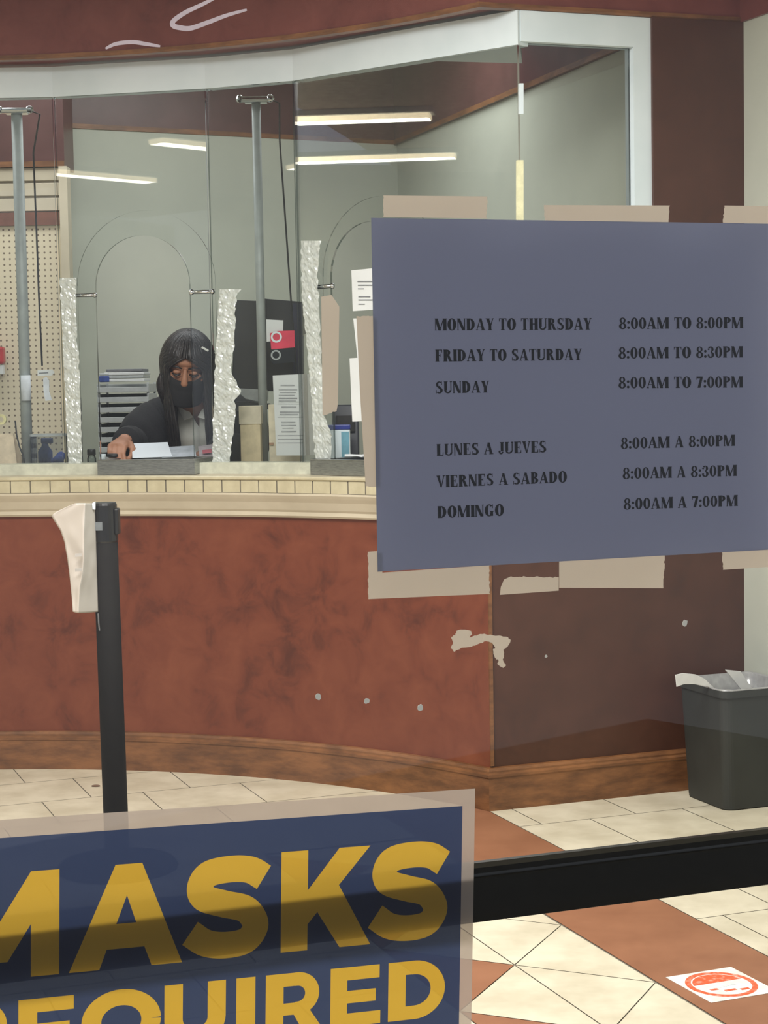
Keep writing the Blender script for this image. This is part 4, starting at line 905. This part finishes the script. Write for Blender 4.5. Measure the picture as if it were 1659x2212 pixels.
def tape(pts, off, lab, jag=()):
    P = [gx(x, y, off) for x, y in pts]; Q = []
    for i, (a, b) in enumerate(zip(P, P[1:]+P[:1])):
        Q.append(a)
        if i in jag:
            nj = max(4, int((b-a).length/.0012)); dr = (b-a).normalized(); pe = dr.cross(V)
            for q in range(1, nj): Q.append(a.lerp(b, q/nj) + pe*random.uniform(-.0004, .0004))
    tag(MB().prism(Q, V*.0002).build('tape_piece', TAPE), lab, 'tape', 'pieces of beige masking tape on the entrance glass')
tape([(828, 422), (1053, 424), (1051, 472), (828, 469)], .0070, 'beige tape piece on the top edge of the hours sign, leftmost', (1, 3))
tape([(1175, 443), (1447, 444), (1444, 480), (1177, 476)], .0070, 'beige tape piece on the top edge of the hours sign, middle', (1, 3))
tape([(1565, 444), (1700, 446), (1700, 484), (1562, 481)], .0070, 'beige tape piece on the top edge of the hours sign, rightmost', (3,))
tape([(770, 683), (808, 683), (813, 690), (821, 1052), (790, 1050), (778, 850)], .0072, 'long vertical beige tape strip along the left edge of the hours sign', (0, 3))
tape([(694, 641), (716, 637), (733, 662), (730, 872), (727, 888), (712, 893), (697, 897)], .0072, 'vertical beige tape strip on the glass beside the right wrap column', (4, 5))
tape([(795, 1192), (824, 1190), (826, 1237), (1057, 1221), (1058, 1283), (796, 1294)], .0072, 'wide beige tape piece at the lower left corner of the hours sign', (3, 5))
tape([(1208, 1212), (1436, 1198), (1433, 1271), (1208, 1270)], .0072, 'beige tape piece on the lower edge of the hours sign, middle', (1,))
tape([(1080, 1285), (1082, 1268), (1089, 1252), (1104, 1245), (1207, 1247), (1207, 1276)], .0076, 'narrow smeared tape remnant left of the middle lower tape', (3,))
tape([(1560, 1190), (1700, 1181), (1700, 1222), (1562, 1231)], .0072, 'beige tape piece on the lower edge of the hours sign, rightmost', (3,))
tape([(975, 1376), (984, 1371), (986, 1363), (1000, 1360), (1018, 1363), (1020, 1371), (1014, 1377), (1042, 1370), (1060, 1371), (1098, 1377), (1103, 1384), (1096, 1398), (1087, 1404), (1089, 1416), (1086, 1424), (1093, 1436), (1088, 1443), (1074, 1434), (1077, 1427), (1069, 1420), (1065, 1404), (1070, 1400), (1062, 1388), (1050, 1385), (1014, 1398), (1000, 1399), (982, 1408), (974, 1400), (979, 1388)], .0065, 'torn ragged tape scrap on the glass over the laminate corner', range(0, 29))
# hours sign
def serif_glyph(ch):
    t_, h = .27, .095
    R = lambda a, b, c, d: [(a, b), (c, b), (c, d), (a, d)]
    def stem(x, w=t_, top=1, bot=1): return [R(x, 0, x+w, 1)] + ([R(x-.03, .95, x+w+.03, 1)] if top else []) + ([R(x-.03, 0, x+w+.03, .05)] if bot else [])
    def dia(x0, y0, x1, y1, w): return [[(x0, y0), (x0+w, y0), (x1+w, y1), (x1, y1)]]
    def ring(cx, cy, rx, ry, a0=0, a1=360, tx=t_, ty=h, n=26):
        o = []; tx = min(tx*1.14, rx*.98); ty = min(ty*1.15, ry)
        for i in range(n):
            q = [math.radians(a0+(a1-a0)*(i+k)/n) for k in (0, 1)]
            o.append([(cx+rx*math.cos(q[0]), cy+ry*math.sin(q[0])), (cx+rx*math.cos(q[1]), cy+ry*math.sin(q[1])), (cx+(rx-tx)*math.cos(q[1]), cy+(ry-ty)*math.sin(q[1])), (cx+(rx-tx)*math.cos(q[0]), cy+(ry-ty)*math.sin(q[0]))])
        return o
    if ch == ' ': return [], .33
    if ch == 'I': return stem(.05), .33
    if ch == 'L': return stem(.05) + [R(.28, 0, .56, .07), [(.49, 0), (.58, 0), (.58, .30), (.54, .30)]], .62
    if ch == 'F': return stem(.05) + [R(.28, .93, .60, 1), [(.60, 1), (.51, 1), (.56, .74), (.60, .74)], R(.28, .47, .46, .55), R(.42, .38, .46, .64)], .64
    if ch == 'E': return stem(.05) + [R(.28, .93, .60, 1), [(.60, 1), (.51, 1), (.56, .76), (.60, .76)], R(.28, .47, .46, .55), R(.42, .38, .46, .64), R(.28, 0, .62, .07), [(.53, 0), (.62, 0), (.62, .28), (.58, .28)]], .67
    if ch == 'H': return stem(.05) + stem(.48) + [R(.28, .47, .48, .55)], .78
    if ch == 'N': return stem(.05, .08) + stem(.60, .08, 1, 0) + dia(.02, 1, .44, 0, .24), .74
    if ch == 'M': return stem(.05, .08) + stem(.72) + dia(.02, 1, .30, .0, .24) + dia(.72, 1, .38, .0, .08), 1.02
    if ch == 'U': return stem(.05, t_, 1, 0)[1:] + [R(.05, .25, .28, 1), R(.58, .25, .66, 1), R(.52, .94, .72, 1)] + ring(.355, .26, .305, .27, 180, 360, .14, .10), .74
    if ch == 'J': return [R(.22, .22, .45, 1), R(.17, .94, .50, 1)] + ring(.25, .18, .20, .22, 180, 360, .12, .10) + ring(.12, .20, .09, .09, 0, 360, .09, .09), .54
    if ch == 'D': return stem(.05) + ring(.30, .5, .42, .5, -90, 90, .24, .07) + [R(.28, .93, .31, 1), R(.28, 0, .31, .07)], .77
    if ch == 'O': return ring(.38, .5, .37, .52, 0, 360, .24, .07), .76
    if ch == '0': return ring(.31, .5, .30, .51, 0, 360, .19, .07), .63
    if ch == 'P': return stem(.05) + ring(.30, .73, .34, .27, -90, 90, .21, .07) + [R(.28, .93, .31, 1), R(.28, .46, .31, .53)], .67
    if ch == 'R': return stem(.05) + ring(.28, .745, .33, .255, -90, 90, .21, .07) + [R(.26, .93, .30, 1), R(.26, .49, .30, .56)] + dia(.30, .52, .50, 0, .23) + [R(.62, 0, .78, .06)], .78
    if ch == 'B': return stem(.05) + ring(.30, .75, .31, .25, -90, 90, .20, .07) + ring(.30, .27, .35, .27, -90, 90, .22, .07) + [R(.27, .93, .31, 1), R(.27, .47, .31, .54), R(.27, 0, .31, .07)], .70
    if ch == 'A': return [[(.34, 1.0), (.42, 1.0), (.12, .03), (.05, .03)], [(.30, 1.0), (.48, 1.0), (.74, .0), (.50, .0)], R(.18, .27, .52, .34), R(0, 0, .20, .06), R(.44, 0, .80, .06)], .79
    if ch == 'V': return [[(.02, 1), (.27, 1), (.44, .0), (.34, 0)], [(.58, 1), (.66, 1), (.43, .0), (.36, 0)], R(0, .94, .32, 1), R(.52, .94, .72, 1)], .71
    if ch == 'Y': return [[(.03, 1), (.29, 1), (.48, .42), (.26, .42)], [(.58, 1), (.66, 1), (.48, .42), (.40, .42)], R(.25, 0, .48, .44), R(.19, 0, .54, .06), R(0, .94, .34, 1), R(.53, .94, .71, 1)], .71
    if ch == 'T': return [R(.22, 0, .45, 1), R(.16, 0, .51, .06), R(.02, .93, .65, 1), [(.02, 1), (.10, 1), (.05, .72), (.02, .72)], [(.57, 1), (.65, 1), (.65, .72), (.62, .72)]], .67
    if ch == 'S': return ring(.31, .745, .27, .265, 40, 265, .17, .08) + ring(.31, .255, .30, .265, -140, 90, .19, .08) + [[(.10, .72), (.26, .60), (.58, .32), (.42, .42)], [(.12, .60), (.34, .64), (.52, .40), (.30, .38)], R(.50, .70, .55, 1), R(.04, 0, .09, .30)], .65
    if ch == 'G': return ring(.38, .5, .37, .52, 45, 330, .24, .07) + [R(.48, .02, .70, .42), R(.43, .38, .76, .44), R(.64, .68, .69, 1)], .80
    if ch == '8': return ring(.31, .755, .25, .255, 0, 360, .14, .07) + ring(.31, .26, .30, .275, 0, 360, .17, .07), .63
    if ch == '3': return ring(.28, .755, .25, .255, -90, 150, .17, .07) + ring(.27, .26, .30, .275, -150, 90, .19, .07) + ring(.10, .76, .08, .08, 0, 360, .08, .08) + ring(.09, .24, .09, .09, 0, 360, .09, .09), .60
    if ch == '7': return [R(.03, .84, .55, 1), [(.34, .86), (.55, .86), (.36, .0), (.12, .0)], R(.03, .70, .08, 1)], .58
    if ch == ':': return ring(.12, .12, .11, .12, 0, 360, .11, .12, 12) + ring(.12, .58, .11, .12, 0, 360, .11, .12, 12), .26
    return [], .3
SIGNM = film('lilac paper', (158, 161, 178), .42, .0, rgb_t=(186, 188, 210), ns=5, na=.03, gloss=.03, rough=.35)
su0, su1, sz0, sz1 = .0005, .2800, 1.2835, 1.4985
t = thing('hours_sign', 'large lilac paper sign with opening hours in English and Spanish on the entrance glass', 'sign', gp((su0+su1)/2, sz0, OFF))
MB().prism([gp(su0, sz0, .0055), gp(su1, sz0, .0055), gp(su1, sz1, .0055), gp(su0, sz1, .0055)], V*.0004).build('paper_sheet', SIGNM, t)
TX = mat('black sign lettering', (12, 11, 16), .8)
def pl_u(x, y):
    p = atP(x, y, gp(0, 1, .0052), V); return (p-G0).dot(U), p.z
mb = MB()
for txt, x0, x1, y0, y1 in (('MONDAY TO THURSDAY', 939, 1278, 714, 712), ('FRIDAY TO SATURDAY', 940, 1257, 781, 778), ('SUNDAY', 941, 1057, 850, 848), ('LUNES A JUEVES', 943, 1181, 985, 977), ('VIERNES A SABADO', 943, 1225, 1053, 1042), ('DOMINGO', 945, 1089, 1119, 1114),
        ('8:00AM TO 8:00PM', 1337, 1606, 711, 709), ('8:00AM TO 8:30PM', 1336, 1605, 775, 772), ('8:00AM TO 7:00PM', 1336, 1605, 839, 837), ('8:00AM A 8:00PM', 1341, 1588, 970, 963), ('8:00AM A 8:30PM', 1345, 1592, 1035, 1028), ('8:00AM A 7:00PM', 1347, 1594, 1101, 1093)):
    (ua, za), (ub, zb) = pl_u(x0, y0), pl_u(x1, y1); gl = [serif_glyph(c) for c in txt]; tot = sum(w+.04 for _, w in gl)-.04; k = (ub-ua)/tot; cap = .0073; x = 0
    for polys, w in gl:
        for q in polys:
            mb.add([gp(ua+(x+px)*k, za+(zb-za)*(x+px)/tot+py*cap, .0052) for px, py in q], [tuple(range(len(q)))])
        x += w+.04
lt = mb.build('lettering', TX, t); lt['label'] = 'black serif opening hours'
# masks poster
ang = -.0335; e1 = U*math.cos(ang)+Z*math.sin(ang); e2 = Z*math.cos(ang)-U*math.sin(ang); PO = gp(.0546, 1.1325, .006)
def z7(x, y): p = atP(x*.663, 1650+y*.663, PO, V)-PO; return p.dot(e1), p.dot(e2)
def stroke(P, w, k=1):
    P = [Vector(q) for q in P]; L = []; R = []
    for i, p in enumerate(P):
        d = (P[min(i+1, len(P)-1)]-P[max(i-1, 0)]).normalized(); n = Vector((-d.y, d.x)); L.append(p+n*w/2); R.append(p-n*w/2)
    return [[tuple(a) for a in q] for q in ([L[i], L[i+1], R[i+1], R[i]] for i in range(len(P)-1))]
def cm2(P, n=8): return [(v.x, v.y) for v in catmull([Vector((a, b, 0)) for a, b in P], n)]
def arc2(cx, cy, rx, ry, a0, a1, n=20): return [(cx+rx*math.cos(math.radians(a0+(a1-a0)*i/n)), cy+ry*math.sin(math.radians(a0+(a1-a0)*i/n))) for i in range(n+1)]
R2 = lambda a, b, c, d: [(a, b), (c, b), (c, d), (a, d)]
def black_glyph(ch):
    """polygons, holes, width; unit cap height"""
    if ch == 'M': return [R2(0, 0, .27, 1), R2(.85, 0, 1.12, 1), [(0, 1), (.27, 1), (.63, .44), (.63, .16), (.49, .16), (0, .92)], [(1.12, 1), (.85, 1), (.49, .44), (.49, .16), (.63, .16), (1.12, .92)]], [], 1.12
    if ch == 'A': return [[(0, 0), (.435, 1), (.69, 1), (1.08, 0), (.785, 0), (.715, .19), (.355, .19), (.285, 0)]], [[(.445, .43), (.545, .70), (.635, .43)]], 1.08
    if ch == 'S': return stroke(cm2([(.80, .765), (.66, .850), (.46, .873), (.24, .840), (.158, .725), (.20, .610), (.40, .535), (.60, .475), (.695, .375), (.715, .27), (.62, .155), (.42, .128), (.22, .165), (.06, .275)]), .262), [], .86
    if ch == 'K': return [R2(0, 0, .27, 1), [(.20, .60), (.27, .60), (.59, 1), (.91, 1), (.27, .26), (.20, .26)], [(.38, .52), (.57, .66), (.92, 0), (.60, 0), (.34, .42)]], [], .92
    if ch == 'E': return [R2(0, 0, .27, 1), R2(.2, .78, .80, 1), R2(.2, .39, .74, .60), R2(.2, 0, .82, .22)], [], .82
    if ch == 'I': return [R2(0, 0, .29, 1)], [], .29
    if ch == 'U': return stroke([(.14, 1.0), (.14, .42)] + arc2(.46, .42, .32, .295, 180, 360) + [(.78, .42), (.78, 1.0)], .27), [], .92
    if ch == 'D': return [R2(0, 0, .28, 1), R2(.2, .77, .42, 1), R2(.2, 0, .42, .23)] + stroke([(.38, .885)] + arc2(.42, .5, .385, .385, 90, -90) + [(.38, .115)], .235), [], .92
    if ch == 'R': return [R2(0, 0, .28, 1), R2(.2, .78, .5, 1), R2(.2, .30, .5, .50)] + stroke([(.46, .89)] + arc2(.50, .645, .235, .245, 90, -90) + [(.46, .40)], .225) + [[(.38, .42), (.66, .42), (.92, 0), (.60, 0)]], [], .92
    if ch == 'Q': return stroke(arc2(.53, .5, .395, .385, 0, 360, 40), .26) + [[(.55, .30), (.73, .42), (1.06, .04), (.88, -.10)]], [], 1.06
    return [], [], .4
polys = []; holes = []
x_, y_ = z7(920, 615); _, yt = z7(918, 288); cap1 = yt-y_; base1 = y_
a_, yt2 = z7(1265, 650); cap2 = cap1*.60; base2 = yt2-cap2
def put(ch, zx0, zx1, zy, base, cap):
    a, b = z7(zx0, zy)[0], z7(zx1, zy)[0]; P_, H_, w = black_glyph(ch); k = (b-a)/w
    for q in P_: polys.append([(a+px*k, base+py*cap) for px, py in q])
    for q in H_: holes.append([(a+px*k, base+py*cap) for px, py in q])
put('M', -197, 193, 560, base1, cap1); put('A', 225, 594, 520, base1, cap1); put('S', 600, 878, 480, base1, cap1); put('K', 916, 1208, 440, base1, cap1); put('S', 1205, 1461, 420, base1, cap1)
for ch, a, b in (('R', -160, 38), ('E', 60, 245), ('Q', 264, 526), ('U', 535, 737), ('I', 770, 832), ('R', 866, 1055), ('E', 1077, 1240), ('D', 1265, 1449)): put(ch, a, b, 740, base2, cap2)
pw, ph, bd_ = .56, .43, .0085
outer = [(-pw-bd_, -ph-bd_), (bd_, -ph-bd_), (bd_, .0105), (-pw-bd_, .0105)]; blue = [(-pw, -ph), (0, -ph), (0, 0), (-pw, 0)]
vs2 = []; ed = []
for P_ in [outer, blue]+polys+holes:
    P_ = [q for i, q in enumerate(P_) if (Vector(q)-Vector(P_[i-1])).length > 1e-6]
    b = len(vs2); vs2 += [Vector(q) for q in P_]; n = len(P_); ed += [(b+i, b+(i+1) % n) for i in range(n)]
ov, oe, of, _, _, src = delaunay_2d_cdt(vs2, ed, [], 0, 1e-6)
def inside(pt, P_):
    c = False
    for i in range(len(P_)):
        (x0, y0), (x1, y1) = P_[i-1], P_[i]
        if (y0 > pt.y) != (y1 > pt.y) and pt.x < (x1-x0)*(pt.y-y0)/(y1-y0)+x0: c = not c
    return c
mb = MB()
for f in of:
    c = sum((ov[i] for i in f), Vector((0, 0)))/len(f)
    k = 1 if inside(c, blue) else 0
    if any(inside(c, q) for q in polys) and not any(inside(c, q) for q in holes): k = 2
    if inside(c, outer): mb.f.append(tuple(f)); mb.mi.append(k if inside(c, blue) else 0)
mb.v = [tuple(PO + e1*q.x + e2*q.y) for q in ov]; mb.keep = 1
FT, FC = .62, .05
po = mb.build('masks_poster', [film('clear matte film border', (206, 190, 178), .55, .22, ns=40, na=.05), film('poster blue ink', (52, 60, 94), FT, FC, rgb_t=(58, 72, 108), ns=60, na=.04), film('poster yellow ink', (222, 178, 60), FT, FC, rgb_t=(232, 186, 62), ns=60, na=.03)])
tag(po, 'blue translucent poster reading MASKS REQUIRED in bold yellow letters on the entrance glass', 'poster')
# painted reflections and white flecks in the plane of the glass
MK = film('white reflection', (236, 226, 232), .5, .25, ns=200, na=.1)  # lamp reflection off the soffit laminate, painted as white strips
def reflection(P, w, lab):
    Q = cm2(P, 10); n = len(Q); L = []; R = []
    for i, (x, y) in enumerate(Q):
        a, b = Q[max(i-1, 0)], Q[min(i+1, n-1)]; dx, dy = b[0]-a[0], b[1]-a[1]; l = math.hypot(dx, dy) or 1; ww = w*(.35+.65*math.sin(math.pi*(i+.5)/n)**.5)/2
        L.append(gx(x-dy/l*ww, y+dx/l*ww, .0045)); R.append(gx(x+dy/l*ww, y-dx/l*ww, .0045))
    tag(MB().add(L+R, [(i, i+1, n+i+1, n+i) for i in range(n-1)]).build('glass_reflection', MK, solid=.0001), lab, 'reflection', 'painted white reflections high on the entrance glass')
reflection([(478, -12), (440, 8), (402, 26), (376, 44), (374, 55), (390, 60), (412, 61), (450, 48), (490, 33), (533, 21)], 11, 'hook shaped painted white reflection on the glass in front of the red soffit')
reflection([(228, 105), (250, 95), (285, 91), (315, 95), (346, 100)], 9, 'short arched painted white reflection on the glass just over the soffit edge')
SP = mat('white fleck', (244, 240, 226), .4)  # small irregular white flecks just behind the glass
for x, y, r, lab in ((688, 1505, 7, 'grey white fleck on the glass, leftmost of the row of three'), (792, 1514, 6.5, 'white fleck on the glass, middle of the row of three'), (908, 1529, 7.5, 'white fleck on the glass, rightmost of the row of three'), (1480, 1346, 7.5, 'bright white fleck on the glass above the waste bin'), (1180, 1418, 3.5, 'faint tiny fleck right of the torn tape scrap')):
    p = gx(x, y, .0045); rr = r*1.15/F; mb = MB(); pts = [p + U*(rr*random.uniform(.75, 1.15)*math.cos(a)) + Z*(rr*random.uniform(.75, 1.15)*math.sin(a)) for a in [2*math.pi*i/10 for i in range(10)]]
    tag(mb.prism(pts, V*.0004).build('white_fleck', SP), lab, 'paint fleck', 'white flecks on the entrance glass')
